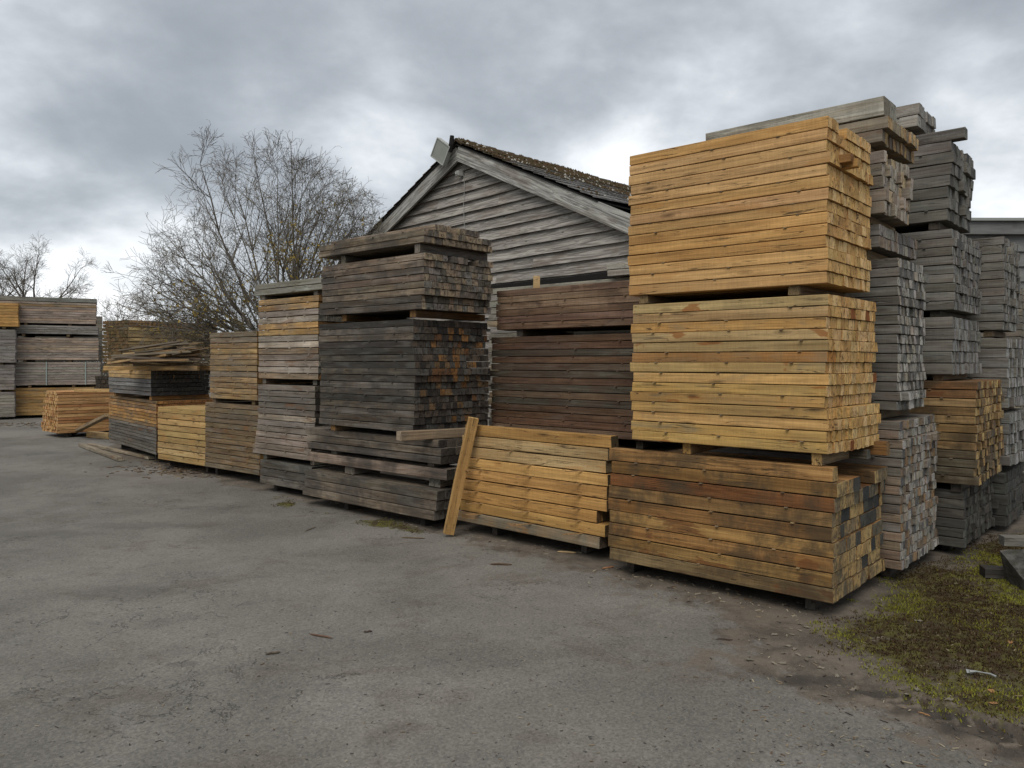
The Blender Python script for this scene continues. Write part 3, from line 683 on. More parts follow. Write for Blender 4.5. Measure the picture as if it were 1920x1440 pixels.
small_tree('bare spreading tree behind the long grey stack, its trunk left of centre', 60, 27, 2.4, Z(470, 27), 3.0, 5, 9)
small_tree('bare tree at the far left edge, partly cut off by the frame', -40, 26, 2.2, Z(462, 26), 3.0, 6, 8)
small_tree('low bare thorn tree filling the gap beside the long grey stack', 205, 30, 1.8, Z(545, 30), 1.2, 7, 9, rad=.035)
small_tree('thin bare sapling tree beyond the far brown stack', 260, 32, 1.6, Z(560, 32), 1.0, 8, 8, rad=.03)
def hedge():
    r = random.Random(15); mb = MB()
    for k in range(5200):
        x = r.uniform(-24, -4); y = 33 + r.uniform(-.8, .8); zt = 1.9 + .6 * mnoise.noise(Vector((x * .5, 0, 0)))
        z0 = r.uniform(0, zt); p = Vector((x, y, z0)); d = Vector((r.gauss(0, .5), r.gauss(0, .3), r.uniform(.2, 1))).normalized()
        mb.tube([p, p + d * .3, p + d * .65 + Vector((r.gauss(0, .07), 0, 0))], [.014, .010, .004], 3, cap=False)
    o = mb.build('hedge', BARK); tag(o, 'tangled bare brown hedge along the far side of the yard', 'hedge', kind='stuff')
hedge()

# ------------------------------------------------------------------ timber: the near yellow column
def cy(fz, fy, r): return pick(r, YEL), pick(r, YEND)
pA3 = pack('topmost bright yellow pack of sawn beams on the nearest tall column', 1552, 4.80, 2.088, 3.13, 14, left=1180, right=1632, seed=31, style='fresh', cw=.066,
     side=YEL, endp=YEND, bearers=(.14, .93), bh=.062, bw=.075, bcol=TAN, jit=.003, out=.014, gap=.0045, rowx=[0, .004, 0, -.01, 0, 0, -.004, 0, .004, 0, .008, 0, -.004, 0], sp_out=.008, bover=.10,
     skip=lambda i, j, f, r: i == 13 and .22 < f < .34)
beam(pA3, .30, .055, .055, .085, .19, .80, (.30, .17, .07), (.20, .10, .04), 'fresh', random.Random(2))
beam(pA3, .30, .05, .055, .11, .245, .775, (.45, .26, .09), (.42, .26, .1), 'fresh', random.Random(3))
def cA2(fz, fy, r):
    e = pick(r, YEND)
    if r.random() < .03: e = (.25, .09, .03)
    if .60 < fz < .66: return (.36, .185, .065), (e if fy > .12 else (.42, .2, .06))
    if fz > .93: return (.44, .33, .16), e
    if .52 < fz < .58: return (.45, .31, .13), e
    return pick(r, YELB), e
pack('middle pale yellow pack with rust brown stains on the nearest tall column', 1552, 4.80, 1.022, 2.022, 14, left=1186, right=1636, seed=32, style='knotty', cw=.07,
     colf=cA2, out=.012, jit=.003, gap=.0045, bearers=(.06, .70), bh=.08, bw=.065, bcol=YELB, rowx=[.0, 0, .0, .004, -.018, 0, 0, -.008, 0, 0, 0, 0, 0, 0], colx=lambda a, f: (.045 * min(f * 3, 1) if a < .28 else .015 * f), sp_out=.016, bover=.04)
def cA1(fz, fy, r):
    s = pick(r, OCH)
    if .72 < fz < .80: s = (.20, .088, .034)
    elif fz < .12: s = (.20, .145, .075)
    elif fz > .93: s = (.33, .19, .075)
    e = r.choice([(.46, .33, .15), (.40, .27, .12), (.26, .20, .12), (.36, .26, .13), (.44, .30, .13)])
    if r.random() < .85 * math.exp(-((fz - .62) / .28) ** 2 - ((fy - .62) / .36) ** 2): e = r.choice([(.05, .055, .055), (.09, .09, .08), (.07, .07, .065), (.16, .14, .10)])
    return s, e
pA1 = pack('lowest rain darkened brown pack on the ground under the nearest yellow packs', 1562, 4.78, .10, .944, 9, left=1143, right=1655, seed=33, style='rain', cw=.098, colf=cA1,
     bearers=(.12, .93), bh=.10, bw=.07, bcol=DRK, rowx=[.0, 0, 0, 0, 0, 0, .012, .022, .0], sp_out=.014, out=.02,
     skip=lambda i, j, f, r: (i == 8 and (j > 0)) or (i == 7 and .30 < f < .62))
beam(pA1, 1.0, .085, .095, .09, .82, .90, (.24, .13, .05), (.34, .19, .07), 'rain', random.Random(8))
beam(pA1, .9, .085, .06, .03, .60, .875, (.10, .09, .07), (.12, .12, .1), 'rain', random.Random(8))

# the open stack with protruding sticks
def cB(fz, fy, r):
    if fz < .12: return (.20, .18, .14), (.12, .10, .08)
    if .66 < fz < .92: return (.40, .29, .15), (.20, .16, .1)
    return pick(r, [(.52, .32, .12), (.50, .29, .10), (.47, .28, .10)]), pick(r, [(.10, .08, .05), (.16, .11, .06)])
pB = pack('low yellow open pile of beams with long sticks poking out between the rows', 1138, 6.12, .10, 1.015, 9, left=866, W=.62, vp=-600, seed=41, style='fresh', cw=.10, colf=cB,
     bearers=(.20, .80), bh=.095, bw=.10, bcol=DRK, spacers=0, jit=.02, gap=.009, rowx=[-.09, -.02, -.12, 0, .01, -.01, .0, .015, .05], rowjit=.008,
     skip=lambda i, j, f, r: (i >= 7 and j > 0) or (i == 6 and j > 2))
rb = random.Random(9)
for i in range(1, 8):
    for fx in ((.86, .50, .17) if i < 7 else (.6,)):
        m = MB(); m.box(-.007, .007, -.13 - rb.uniform(-.02, .03), .4, -.0035, .0035)
        o = m.build('spacer', M['fresh'][0], pB, (-pB['_L'] * (fx + rb.uniform(-.02, .02)), 0, i * .1017)); o.rotation_euler = (0, 0, rb.uniform(-.75, -.45)); o.color = (.34, .22, .11, 1); o['end_col'] = [.4, .27, .13]

# leaning plank
bx, by = gpt(841, 1005)
pl = empty('leaning_plank', (bx, by, 0)); tag(pl, 'single yellow plank leaning upright against the low yellow pile', 'plank')
_top = Vector((X(888, 7.06), 7.06, Z(788, 7.06))); _d = _top - Vector((bx, by, 0))
m = MB(); LN = _d.length; zq = _d.normalized(); xq = Vector((.96, .28, 0)); xq = (xq - zq * xq.dot(zq)).normalized(); yq = zq.cross(xq)
mat = Matrix((xq, yq, zq)).transposed().to_4x4()
o = beam(pl, LN, .095, .055, 0, 0, 0, (.50, .32, .13), (.58, .38, .16), 'fresh', random.Random(4), name='plank')
# beam runs along -x: map local -x to the leaning direction
R3 = Matrix((-zq, xq, (-zq).cross(xq))).transposed(); o.rotation_euler = R3.to_euler(); o.location = (0, 0, .02)

# ------------------------------------------------------------------ dark column
def cC2(fz, fy, r):
    s = pick(r, DRK)
    if r.random() < .25 + (.25 if fz > .8 else 0): s = (.15, .135, .12)
    hot = math.exp(-((fz - .48) / .30) ** 2) * math.exp(-((fy - .5) / .35) ** 2)
    q = r.random()
    if q < .62 * hot: e = r.choice([(.24, .125, .05), (.30, .16, .065), (.17, .09, .045), (.20, .13, .07)])
    elif q < .8: e = r.choice([(.07, .06, .052), (.10, .085, .07), (.05, .045, .04), (.14, .11, .085)])
    else: e = (.12, .115, .105)
    return s, e
pack('tall blackened pack with orange patched beam ends in the dark column', 777, 7.40, .92, 2.01, 16, left=600, right=916, seed=51, style='dark', cw=.068, colf=cC2,
     bearers=(.14, .86), bh=.06, bcol=OCH, rowx=[-.02, 0, 0, .0, 0, 0, .0, .02, .02, .0, 0, -.02, -.02, -.02, -.02, -.02], out=.025, gap=.005)
def cC3(fz, fy, r): return pick(r, [(.24, .195, .155), (.20, .165, .135), (.155, .135, .115)]) if fz > .3 else pick(r, [(.14, .122, .105)]), pick(r, [(.30, .235, .17), (.21, .18, .145), (.14, .125, .105), (.34, .27, .19), (.24, .225, .20)])
pack('eight row grey brown pack, second from top of the dark column', 795, 7.35, 2.10, 2.640, 8, left=603, right=922, seed=52, style='dark', cw=.066, colf=cC3, bearers=(.13, .80), bh=.07, bcol=OCH,
     rowx=[-.03, -.03, 0, 0, 0, 0, 0, 0], gap=.006, skip=lambda i, j, f, r: i == 7 and (.32 < f < .40 or .62 < f < .7))
pack('thin grey brown layer of square beams crowning the dark column', 795, 7.35, 2.735, 2.93, 3, left=598, right=922, seed=53, style='dark', cw=.066,
     colf=lambda a, b, r: (pick(r, [(.28, .235, .18), (.24, .20, .16)]), pick(r, [(.36, .28, .19), (.28, .225, .165), (.18, .155, .13)])), bearers=(.07, .80, ), bh=.09, bcol=GRY,
     skip=lambda i, j, f, r: i == 2 and (f < .12 or .35 < f < .45 or f > .8), gap=.005)
# loose layered foot of the dark column
pC1 = pack('splayed grey bottom pile of mixed beams under the dark column', 815, 7.27, .10, .385, 3, left=569, right=868, seed=54, style='dark', cw=.11,
     colf=lambda a, b, r: (pick(r, [(.21, .18, .145), (.17, .15, .125), (.26, .215, .165)]), pick(r, [(.13, .12, .105), (.09, .085, .08)])), bearers=(.13, .72), bh=.10, bw=.12, bcol=GRY, rowx=[0, .03, .04], gap=.006, spacers=0)
pC1b = pack('single spaced layer of grey beams near the foot of the dark column', 838, 7.27, .478, .585, 1, left=578, right=875, seed=55, style='dark', cw=.11,
     colf=lambda a, b, r: (pick(r, [(.22, .18, .145)]), pick(r, DRK)), bearers=(.10, .68), bh=.088, bw=.16, bcol=GRY, spacers=0)
pC1c = pack('four row grey pile directly below the tall blackened pack', 826, 7.30, .625, .92 - .062, 3, left=576, right=875, seed=56, style='dark', cw=.11,
     colf=lambda a, b, r: (pick(r, [(.19, .165, .135), (.27, .215, .16), (.14, .125, .11)]), pick(r, DRK)), bearers=(.09, .80), bh=.038, bw=.09, bcol=GRY, rowx=[.0, .01, -.03], gap=.007, spacers=2)
o = empty('loose_plank', (X(748, 7.22), 7.22, .905)); tag(o, 'pale rough sawn beam jutting out from under the blackened pack', 'plank')
b_ = beam(o, 1.15, .10, .085, 0, 0, 0, (.30, .23, .16), (.34, .27, .2), 'mixed', random.Random(6), name='plank'); b_.rotation_euler = (0, 0, math.radians(180 + 34)); 

# ------------------------------------------------------------------ column left of the dark one
VD = -735
pack('two thick pale grey beams laid across the top of the mixed column', 606, 8.88, 2.43, 2.575, 2, left=478, W=.8, vp=VD, seed=61, style='grey', cw=.16, side=[(.24, .245, .225), (.28, .285, .265)], endp=GRY, bearers=(.12, .90), bh=.055, bcol=GRY, spacers=0, rowx=[0, 0], name='timber_pack')
def cD3(fz, fy, r):
    k = int(fz * 13)
    if k in (12, 11, 8, 7): return pick(r, [(.48, .31, .14), (.44, .28, .13)]), pick(r, OCH)
    if k in (4, 0): return pick(r, [(.32, .24, .17), (.30, .23, .16)]), pick(r, OCH)
    return pick(r, [(.38, .335, .29), (.33, .295, .265), (.42, .37, .32)]), pick(r, GRY)
pack('mixed pack of yellow and silver grey boards left of the dark column', 597, 8.90, 1.385, 2.37, 13, left=485, W=1.0, vp=VD, seed=62, style='mixed', cw=.12, colf=cD3, bearers=(.12, .92), bh=.06, bcol=GRY, gap=.009)
def cD2(fz, fy, r): return (pick(r, [(.17, .155, .14), (.21, .185, .165), (.14, .13, .12)]) if fz > .6 else pick(r, [(.31, .26, .225), (.27, .23, .195), (.235, .215, .20)])), pick(r, DRK)
pack('grey pack with two rust red marks, third down in the mixed column', 591, 8.90, .445, 1.32, 12, left=484, W=1.0, vp=VD, seed=63, style='mixed', cw=.12, colf=cD2, bearers=(.10, .90), bh=.055, bcol=GRY, gap=.009, rowx=[-.10, -.08, -.06, -.04, -.02, 0, 0, 0, 0, 0, 0, 0])
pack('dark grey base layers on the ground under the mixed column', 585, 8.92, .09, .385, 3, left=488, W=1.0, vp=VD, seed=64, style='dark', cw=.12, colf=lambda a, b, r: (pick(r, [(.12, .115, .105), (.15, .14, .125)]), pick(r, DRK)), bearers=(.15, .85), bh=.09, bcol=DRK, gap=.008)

# ------------------------------------------------------------------ next columns to the left
def cE2(fz, fy, r):
    k = int(fz * 12)
    if k in (11, 10, 4): return pick(r, [(.24, .205, .15), (.22, .18, .13)]), pick(r, OCH)
    return pick(r, [(.40, .275, .135), (.36, .24, .115), (.33, .235, .13)]), pick(r, OCH)
pack('yellow brown pack sitting on the tall dark brown pack, left of the mixed column', 482, 10.0, 1.09, 2.0, 12, left=394, W=1.0, vp=-780, seed=71, style='mixed', cw=.12, colf=cE2, bearers=(.10, .93), bh=.055, bcol=TAN, gap=.009)
pack('dark olive brown pack standing on the ground right of the short yellow pack', 487, 10.02, .12, 1.032, 13, left=385, W=1.0, vp=-780, seed=72, style='mixed', cw=.12,
     colf=lambda fz, b, r: ((pick(r, [(.17, .135, .09), (.14, .115, .085), (.20, .145, .085)]) if (fz < .3 or fz > .7) else pick(r, [(.27, .18, .085), (.22, .16, .09)])), pick(r, OCH)), bearers=(.10, .90), bh=.11, bcol=DRK, gap=.008)
pack('short pale yellow pack of nine thick beams between two brown packs', 385, 10.90, .12, .92, 9, left=296, W=1.0, vp=-830, seed=73, style='fresh', cw=.13, side=_k([(.58, .42, .19), (.54, .38, .17), (.60, .45, .22)], .76), endp=YEND, bearers=(.12, .88), bh=.10, bcol=TAN, gap=.010, rowx=[0] * 9, sp_out=.02)
def cG1(fz, fy, r):
    if fz > .52: return pick(r, [(.50, .28, .10), (.45, .26, .10), (.36, .23, .11)]), pick(r, [(.40, .20, .07), (.30, .15, .06)])
    return pick(r, [(.15, .145, .13), (.13, .125, .115), (.18, .165, .14)]), pick(r, [(.18, .09, .04), (.10, .07, .05)])
pack('half yellow half grey pack on the ground at the left of the row', 293, 12.0, .15, .99, 16, left=204, W=1.15, vp=-300, seed=74, style='mixed', cw=.10, colf=cG1, bearers=(.15, .85), bh=.12, bcol=DRK, gap=.007)
def cG2(fz, fy, r):
    e = pick(r, [(.035, .035, .034), (.045, .045, .042), (.03, .03, .03)])
    if fz > .62: return pick(r, [(.50, .33, .14), (.52, .35, .16)]), e
    return pick(r, [(.17, .175, .18), (.19, .195, .2)]), e
pG2 = pack('short pack with grey and yellow rows and black beam ends', 283, 12.05, 1.06, 1.46, 6, left=204, right=392, vp=-420, seed=75, style='grey', cw=.085, colf=cG2, bearers=(.06, .9), bh=.065, bw=.10, bcol=[(.45, .24, .09)], gap=.008)
# loose board pile on top
bp = empty('board_pile', (X(290, 12.3), 12.3, 1.54)); tag(bp, 'untidy heap of thin broken boards on top of the black ended pack', 'board heap')
r = random.Random(77)
for k in range(2):
    b_ = beam(bp, 1.45, .10, .07, .80 , -.25 + k * .6, -.043, (.48, .31, .13), (.45, .3, .13), 'mixed', r, 'bearer'); b_.rotation_euler = (0, 0, math.radians(r.uniform(-4, 10)))
for k in range(34):
    lv = k // 6; Lb = r.uniform(.55, 1.2); yy = r.uniform(-.45, .55)
    c = pick(r, [(.34, .25, .15), (.26, .21, .15), (.40, .28, .15), (.17, .15, .125), (.22, .19, .15)])
    xx = r.uniform(Lb - .66, .84)
    b_ = beam(bp, Lb, r.choice([.11, .15, .09]), r.choice([.022, .03]), xx, yy, .012 + lv * .068 + r.uniform(0, .02), c, pick(r, TAN), 'mixed', r, 'board')
    b_.rotation_euler = (r.uniform(-.15, .15), r.uniform(-.05, .05) - (.10 if lv > 1 else 0), r.uniform(-.6, .5))

# ------------------------------------------------------------------ far left
VH = 1850
pack('mossy brown far pack with dark beam ends behind the board heap', 241, 17.0, 1.35, 2.52, 15, L=2.3, W=1.0, vp=VH, flip=True, seed=81, style='mixed', cw=.085,
     colf=lambda fz, b, r: ((pick(r, [(.56, .42, .20), (.52, .38, .19), (.46, .33, .17)]) if fz < .90 else pick(r, [(.28, .27, .22), (.50, .28, .10)])), pick(r, [(.12, .085, .04), (.09, .07, .035), (.15, .10, .05)])), gap=.009, bearers=(.1, .8), bh=.07)
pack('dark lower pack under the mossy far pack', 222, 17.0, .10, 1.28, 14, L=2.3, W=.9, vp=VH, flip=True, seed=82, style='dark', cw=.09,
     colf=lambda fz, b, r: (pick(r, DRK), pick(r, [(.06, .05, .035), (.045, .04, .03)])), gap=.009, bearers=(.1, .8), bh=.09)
pack('bright salmon orange pack of beams on the ground at the far left', 108, 16.1, .10, .97, 13, L=2.2, W=1.05, vp=2600, flip=True, seed=83, style='fresh', cw=.075, side=SAL, endp=[(.56, .36, .16), (.50, .31, .13), (.60, .40, .2), (.42, .26, .12)],
     gap=.008, bearers=(.1, .8), bh=.09, colx=lambda a, f: -.12 * f * (1 - a) - .0, jit=.02, out=.04)
o = empty('loose_plank', (X(152, 15.9), 15.9, 1.0)); tag(o, 'short pale beam lying on top of the salmon orange pack', 'plank')
beam(o, .9, .09, .065, .75, .05, .008, (.50, .34, .16), (.55, .38, .18), 'fresh', random.Random(3), 'plank')
# stack of long grey packs
VJ = 3700
JL = dict(flip=True, vp=VJ, W=2.6, style='grey', bearers=(.33, .72), bh=.07)
Yj = 21.4; jx = -20
def zj(py, Y=22.0): return CAMH - (py - HZ) / F * Y
def jl(px): return px
J = [('yellow bottom pack of the long far left stack', 778, 727, 9, [(.42, .26, .10), (.38, .24, .10)], 300),
     ('grey pack bound with two pale straps in the long far left stack', 722, 679, 9, GRYL[:1] + [(.31, .27, .25), (.28, .25, .23)], 188),
     ('pinkish grey pack above the strapped pack in the long far left stack', 675, 633, 9, PNK, 184),
     ('thin flat grey pack second from top of the long far left stack', 626, 610, 4, [(.24, .235, .23), (.21, .205, .2)], 184),
     ('pale tan grey pack at the top of the long far left stack', 606, 566, 9, PNK + TAN[:1], 180)]
packsJ = []
for k, (lab, yb, yt, ly, pal, rpx) in enumerate(J):
    e = pack(lab, jx, Yj, zj(yb), zj(yt), ly, left=rpx if rpx < 250 else 200, seed=90 + k, side=pal, endp=pal, cw=.26, gap=.006, **JL); packsJ.append(e)
e = pack('topmost weathered cap layer on the long far left stack', jx, Yj, zj(565), zj(557), 1, left=181, seed=97, side=[(.20, .20, .19)], endp=GRY, cw=.14, gap=.004, flip=True, vp=VJ, W=1.1, style='grey', bearers=(), spacers=0)
pack('added grey stack blocking the sky behind the gaps of the long far left stack', -20, Yj + 2.75, .1, 3.1, 12, left=192, seed=98, side=GRY, endp=GRY, cw=.4, gap=.004, flip=True, vp=VJ, W=.5, style='grey', bearers=(.3, .7), bh=.1, spacers=0)  # added backstop that keeps the sky from showing through the gaps
st_m = NT('strap', .5, .4); st_m.col((.30, .36, .33)); st_m = st_m.m
for fx in (.50, .86):
    m = MB(); hh = zj(679) - zj(722); m.box(-.012, .012, -.022, -.018, -.004, hh + .004); m.box(-.012, .012, -.022, 1.1, hh + .004, hh + .008); m.build('strap', st_m, packsJ[1], (packsJ[1]['_L'] * fx, 0, 0))
K = [('lowest grey pack of the stack cut off by the left frame edge', 784, 736, 8, GRYL[1:2] + [(.22, .2, .19)], 27, 'grey'),
     ('second grey pack from below at the left frame edge', 732, 684, 8, [(.24, .22, .21), (.22, .2, .2)], 27, 'grey'),
     ('upper silver grey pack at the left frame edge under the yellow one', 680, 617, 10, [(.26, .25, .25), (.23, .22, .22)], 29, 'grey'),
     ('yellow pack crowning the stack cut off by the left frame edge', 611, 566, 8, [(.52, .32, .12), (.48, .3, .12)], 34, 'fresh')]
for k, (lab, yb, yt, ly, pal, rpx, stl) in enumerate(K):
    pack(lab, -110, 20.6, CAMH - (yb - HZ) / F * 20.9, CAMH - (yt - HZ) / F * 20.9, ly, left=rpx, seed=110 + k, side=pal, endp=pal, cw=.14, gap=.006, flip=True, vp=VJ, W=.75, style=stl, bearers=(.3, .8), bh=.06)

# ------------------------------------------------------------------ red brown stack and grey stack behind
VN = -650
Pn = (1232, 6.98)
pack('upper smooth red brown pack behind the low yellow pile', Pn[0], Pn[1], 1.935, 2.36, 6, left=931, W=.9, vp=VN, seed=121, style='brown', cw=.12, side=BRN, endp=BRN, bearers=(.12, .86), bh=.07, bcol=DRK, gap=.005)
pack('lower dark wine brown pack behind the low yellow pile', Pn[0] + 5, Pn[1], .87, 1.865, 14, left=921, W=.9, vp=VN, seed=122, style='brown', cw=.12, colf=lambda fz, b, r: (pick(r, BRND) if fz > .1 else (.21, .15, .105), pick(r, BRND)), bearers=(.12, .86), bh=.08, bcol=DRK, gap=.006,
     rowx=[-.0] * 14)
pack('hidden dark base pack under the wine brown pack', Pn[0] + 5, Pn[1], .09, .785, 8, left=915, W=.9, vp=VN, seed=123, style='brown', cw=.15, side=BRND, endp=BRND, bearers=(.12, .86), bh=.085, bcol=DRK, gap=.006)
pO = pack('pale grey beams on a back stack between barn gable and red brown packs', 1290, 8.0, 1.05, 2.53, 18, left=918, W=.9, vp=VN, seed=124, style='grey', cw=.12,
     side=[(.30, .295, .27), (.26, .25, .235), (.34, .325, .29), (.36, .29, .2)], endp=GRYL, bearers=(.12, .86), bh=.08, gap=.010, rowjit=.03)
pack('lower grey back pack in front of the barn gable', 1290, 8.0, .10, .96, 9, left=918, W=.9, vp=VN, seed=125, style='grey', cw=.15, side=GRY, endp=GRY, bearers=(.12, .86), bh=.09, gap=.012)
pO2 = pack('two grey beams laid on the back stack near the yellow column', 1300, 7.85, 2.54, 2.68, 2, left=1138, W=.5, vp=VN, seed=126, style='grey', cw=.12, side=[(.36, .35, .33)], endp=GRYL, bearers=(), spacers=0, gap=.006)
o = empty('wood_block', (X(1006, 8.3), 8.3, Z(542, 8.3) - .05)); tag(o, 'small pale upright wood block standing on the red brown stack', 'wood block')
m = MB(); m.box(-.035, .035, -.03, .03, 0, .19); q = m.build('block', M['fresh'][0], o); q.color = (.55, .42, .24, 1)

# ------------------------------------------------------------------ second row behind the near column
def gE(*p): return lambda a, b, r: (pick(r, p[0]), pick(r, p[1] if r.random() < p[3] else p[2]))
VP2 = -690
pack('bottom silver grey pack with many narrow ends right behind the near column', 1689, 5.55, .10, 1.17, 16, L=1.55, right=1757, seed=131, style='grey', cw=.068,
     colf=gE([(.19, .17, .15), (.16, .15, .14), (.22, .17, .13)], GRYL, [(.17, .13, .09), (.10, .10, .10), (.24, .16, .09)], .68), bearers=(.1, .8), bh=.09, jit=.012, out=.035, bcol=DRK, colx=lambda a, f: .0)
pack('second grey pack up with fine edge boards behind the near column', 1684, 5.56, 1.245, 2.35, 16, L=1.55, right=1733, seed=132, style='grey', cw=.05,
     colf=gE([(.15, .148, .14), (.13, .128, .12)], GRYL, [(.10, .10, .10), (.14, .14, .135)], .6), bearers=(.1, .8), bh=.07, jit=.012, out=.035)
pack('thin two row dark grey pack behind the near column', 1650, 5.60, 2.43, 2.60, 2, L=1.45, right=1718, seed=133, style='grey', cw=.07,
     colf=gE([(.16, .15, .14)], [(.24, .225, .20), (.12, .115, .11)], [(.2, .16, .12)], .7), bearers=(.1, .8), bh=.075, jit=.012, out=.035)
pack('five row tan and grey pack high behind the near column', 1655, 5.55, 2.665, 3.12, 5, L=1.5, right=1703, seed=134, style='grey', cw=.07,
     colf=gE([(.22, .195, .17), (.25, .21, .17)], [(.36, .32, .27), (.42, .33, .21), (.30, .27, .23)], [(.22, .18, .14)], .75), bearers=(.1, .8), bh=.06, jit=.025, out=.06,
     skip=lambda i, j, f, r: i == 4 and .1 < f < .4)
pack('two row yellow brown pack near the top behind the near column', 1656, 5.62, 3.20, 3.385, 2, L=1.6, right=1714, seed=135, style='mixed', cw=.075,
     colf=gE([(.42, .28, .14), (.30, .26, .20)], [(.50, .35, .17), (.42, .29, .15), (.30, .25, .18)], [(.18, .15, .12)], .8), bearers=(.1, .8), bh=.075, jit=.012, out=.035, rowx=[-.02, .03])
pack('long thick pale grey beams on the very top behind the yellow packs', 1657, 5.62, 3.39, 3.535, 1, left=1323, W=.36, seed=136, style='grey', cw=.15, side=[(.34, .33, .305)], endp=GRY, bearers=(), spacers=0, skip=lambda i, j, f, r: j == 1 and False)
# third column
QY = 6.40
pack('short capping pack of thick grey beams on the second tallest grey column', 1722, 6.56, 3.60, 3.80, 2, L=1.2, W=.6, seed=141, style='grey', cw=.10, colf=gE([(.34, .33, .31), (.27, .265, .25)], [(.30, .29, .27), (.2, .195, .18)], [(.14, .135, .13)], .7), bearers=(.1, .8), bh=.06, jit=.012, out=.035)
pack('dark grey eight row pack high on the second grey column', 1785, QY, 2.775, 3.53, 8, L=1.5, right=1826, seed=142, style='grey', cw=.085, colf=gE([(.135, .13, .12), (.115, .112, .105)], [(.19, .185, .17), (.13, .13, .12)], [(.07, .07, .068)], .7), bearers=(.1, .75), bh=.065, jit=.012, out=.035, bcol=DRK, rowx=[-.03, -.03, -.02, -.01, 0, .01, .0, .09], skip=lambda i, j, f, r: i == 7 and f > .08)
pack('nine row grey pack with bristling ends in the second grey column', 1788, QY, 2.03, 2.705, 9, L=1.5, right=1838, seed=143, style='grey', cw=.05, colf=gE([(.15, .148, .14), (.17, .165, .155)], [(.22, .22, .21), (.16, .16, .155)], [(.09, .09, .09)], .7), bearers=(.1, .75), bh=.06, jit=.012, out=.035, bcol=DRK)
pack('five row smooth grey pack resting on the yellow pack in the second grey column', 1786, QY, 1.49, 1.975, 5, L=1.5, right=1836, seed=144, style='grey', cw=.06, colf=gE([(.16, .158, .15), (.18, .175, .165)], [(.24, .24, .235), (.19, .19, .185)], [(.11, .11, .11)], .7), bearers=(.1, .75), bh=.05, jit=.012, out=.035)
pack('twelve row yellow and brown pack low in the second grey column', 1829, 6.2, .60, 1.44, 12, L=1.6, right=1879, seed=145, style='rain', cw=.075,
     colf=lambda fz, b, r: ((.21, .115, .055) if fz > .86 else (pick(r, [(.32, .22, .11), (.28, .19, .09)]) if fz > .35 else pick(r, [(.15, .13, .095), (.13, .115, .09)])), pick(r, [(.48, .33, .14), (.40, .27, .12), (.30, .19, .09), (.16, .12, .08), (.52, .38, .17)])), bearers=(.1, .8), bh=.07, jit=.02, bcol=DRK)
pack('dark grey foot pack under the yellow and brown pack', 1808, 6.32, .07, .545, 6, L=1.5, right=1862, seed=146, style='dark', cw=.09, colf=gE([(.12, .115, .10), (.10, .10, .09)], [(.15, .145, .13), (.10, .10, .09)], DRK, .7), bearers=(.1, .8), bh=.06, jit=.012, out=.035, bcol=DRK)
# fourth column
RY = 7.2
pack('eleven row grey pack at the top of the rightmost column', 1882, RY, 1.895, 2.77, 11, L=1.5, right=1909, W=None, seed=151, style='grey', cw=.05, colf=gE([(.15, .148, .14), (.17, .165, .15)], [(.25, .25, .24), (.19, .19, .18)], [(.10, .10, .10)], .75), bearers=(.1, .8), bh=.06, jit=.02)
pack('seven row pale grey pack in the middle of the rightmost column', 1890, RY, 1.165, 1.82, 7, L=1.6, W=1.1, seed=152, style='grey', cw=.06, colf=gE([(.17, .17, .16), (.19, .185, .175)], [(.32, .32, .315), (.24, .24, .235)], [(.13, .13, .13)], .8), bearers=(.1, .8), bh=.06, jit=.02)
pack('five row pale ended grey pack low in the rightmost column', 1893, RY, .625, 1.115, 5, L=1.6, W=1.1, seed=153, style='grey', cw=.065, colf=gE([(.14, .14, .135)], [(.27, .27, .265), (.2, .2, .195)], [(.10, .10, .10)], .8), bearers=(.1, .8), bh=.045, jit=.02)
pack('blackish bottom pack of the rightmost column', 1886, RY, .06, .56, 5, L=1.6, W=1.1, seed=154, style='dark', cw=.09, colf=gE([(.075, .078, .072)], [(.09, .092, .085)], DRK, .8), bearers=(.1, .8), bh=.05, jit=.012, out=.035)
for k, (za_, zb_, lab) in enumerate([(.08, 1.25, 'lower'), (1.32, 2.45, 'upper')]):
    pack(f'{lab} far grey pack half hidden past the right frame edge', 1915, 8.9, za_, zb_, 14, L=1.6, W=1.1, seed=160 + k, style='grey', cw=.07, side=GRY, endp=GRY, bearers=(.1, .8), bh=.06)

# pale beam on the ground at the right, dark sleeper and the big grey baulk
def loose(name, label, cat, p, z, L, w, h, ang, col, end, style, seed, tilt=0., roll=0., gz=True):
    x, y = p; o = empty(name, (x, y, z + (ground_z(x, y) if gz else 0)), math.radians(ang)); tag(o, label, cat)
    b = beam(o, L, w, h, 0, 0, h / 2, col, end, style, random.Random(seed), 'plank'); b.rotation_euler = (roll, tilt, 0); return o
x_, y_ = gpt(1875, 1003); loose('loose_beam', 'pale grey beam poking out low beside the right frame edge', 'beam', (X(1878, 6.2), 6.2), .13, 1.3, .10, .075, 180 - 8, (.20, .20, .19), (.22, .22, .21), 'grey', 2, gz=False)
loose('loose_beam', 'black damp timber lying flat on the moss at the right', 'beam', (X(1842, 5.75), 5.75), .0, .9, .12, .07, 180 - 12, (.045, .042, .038), (.05, .045, .04), 'dark', 3)
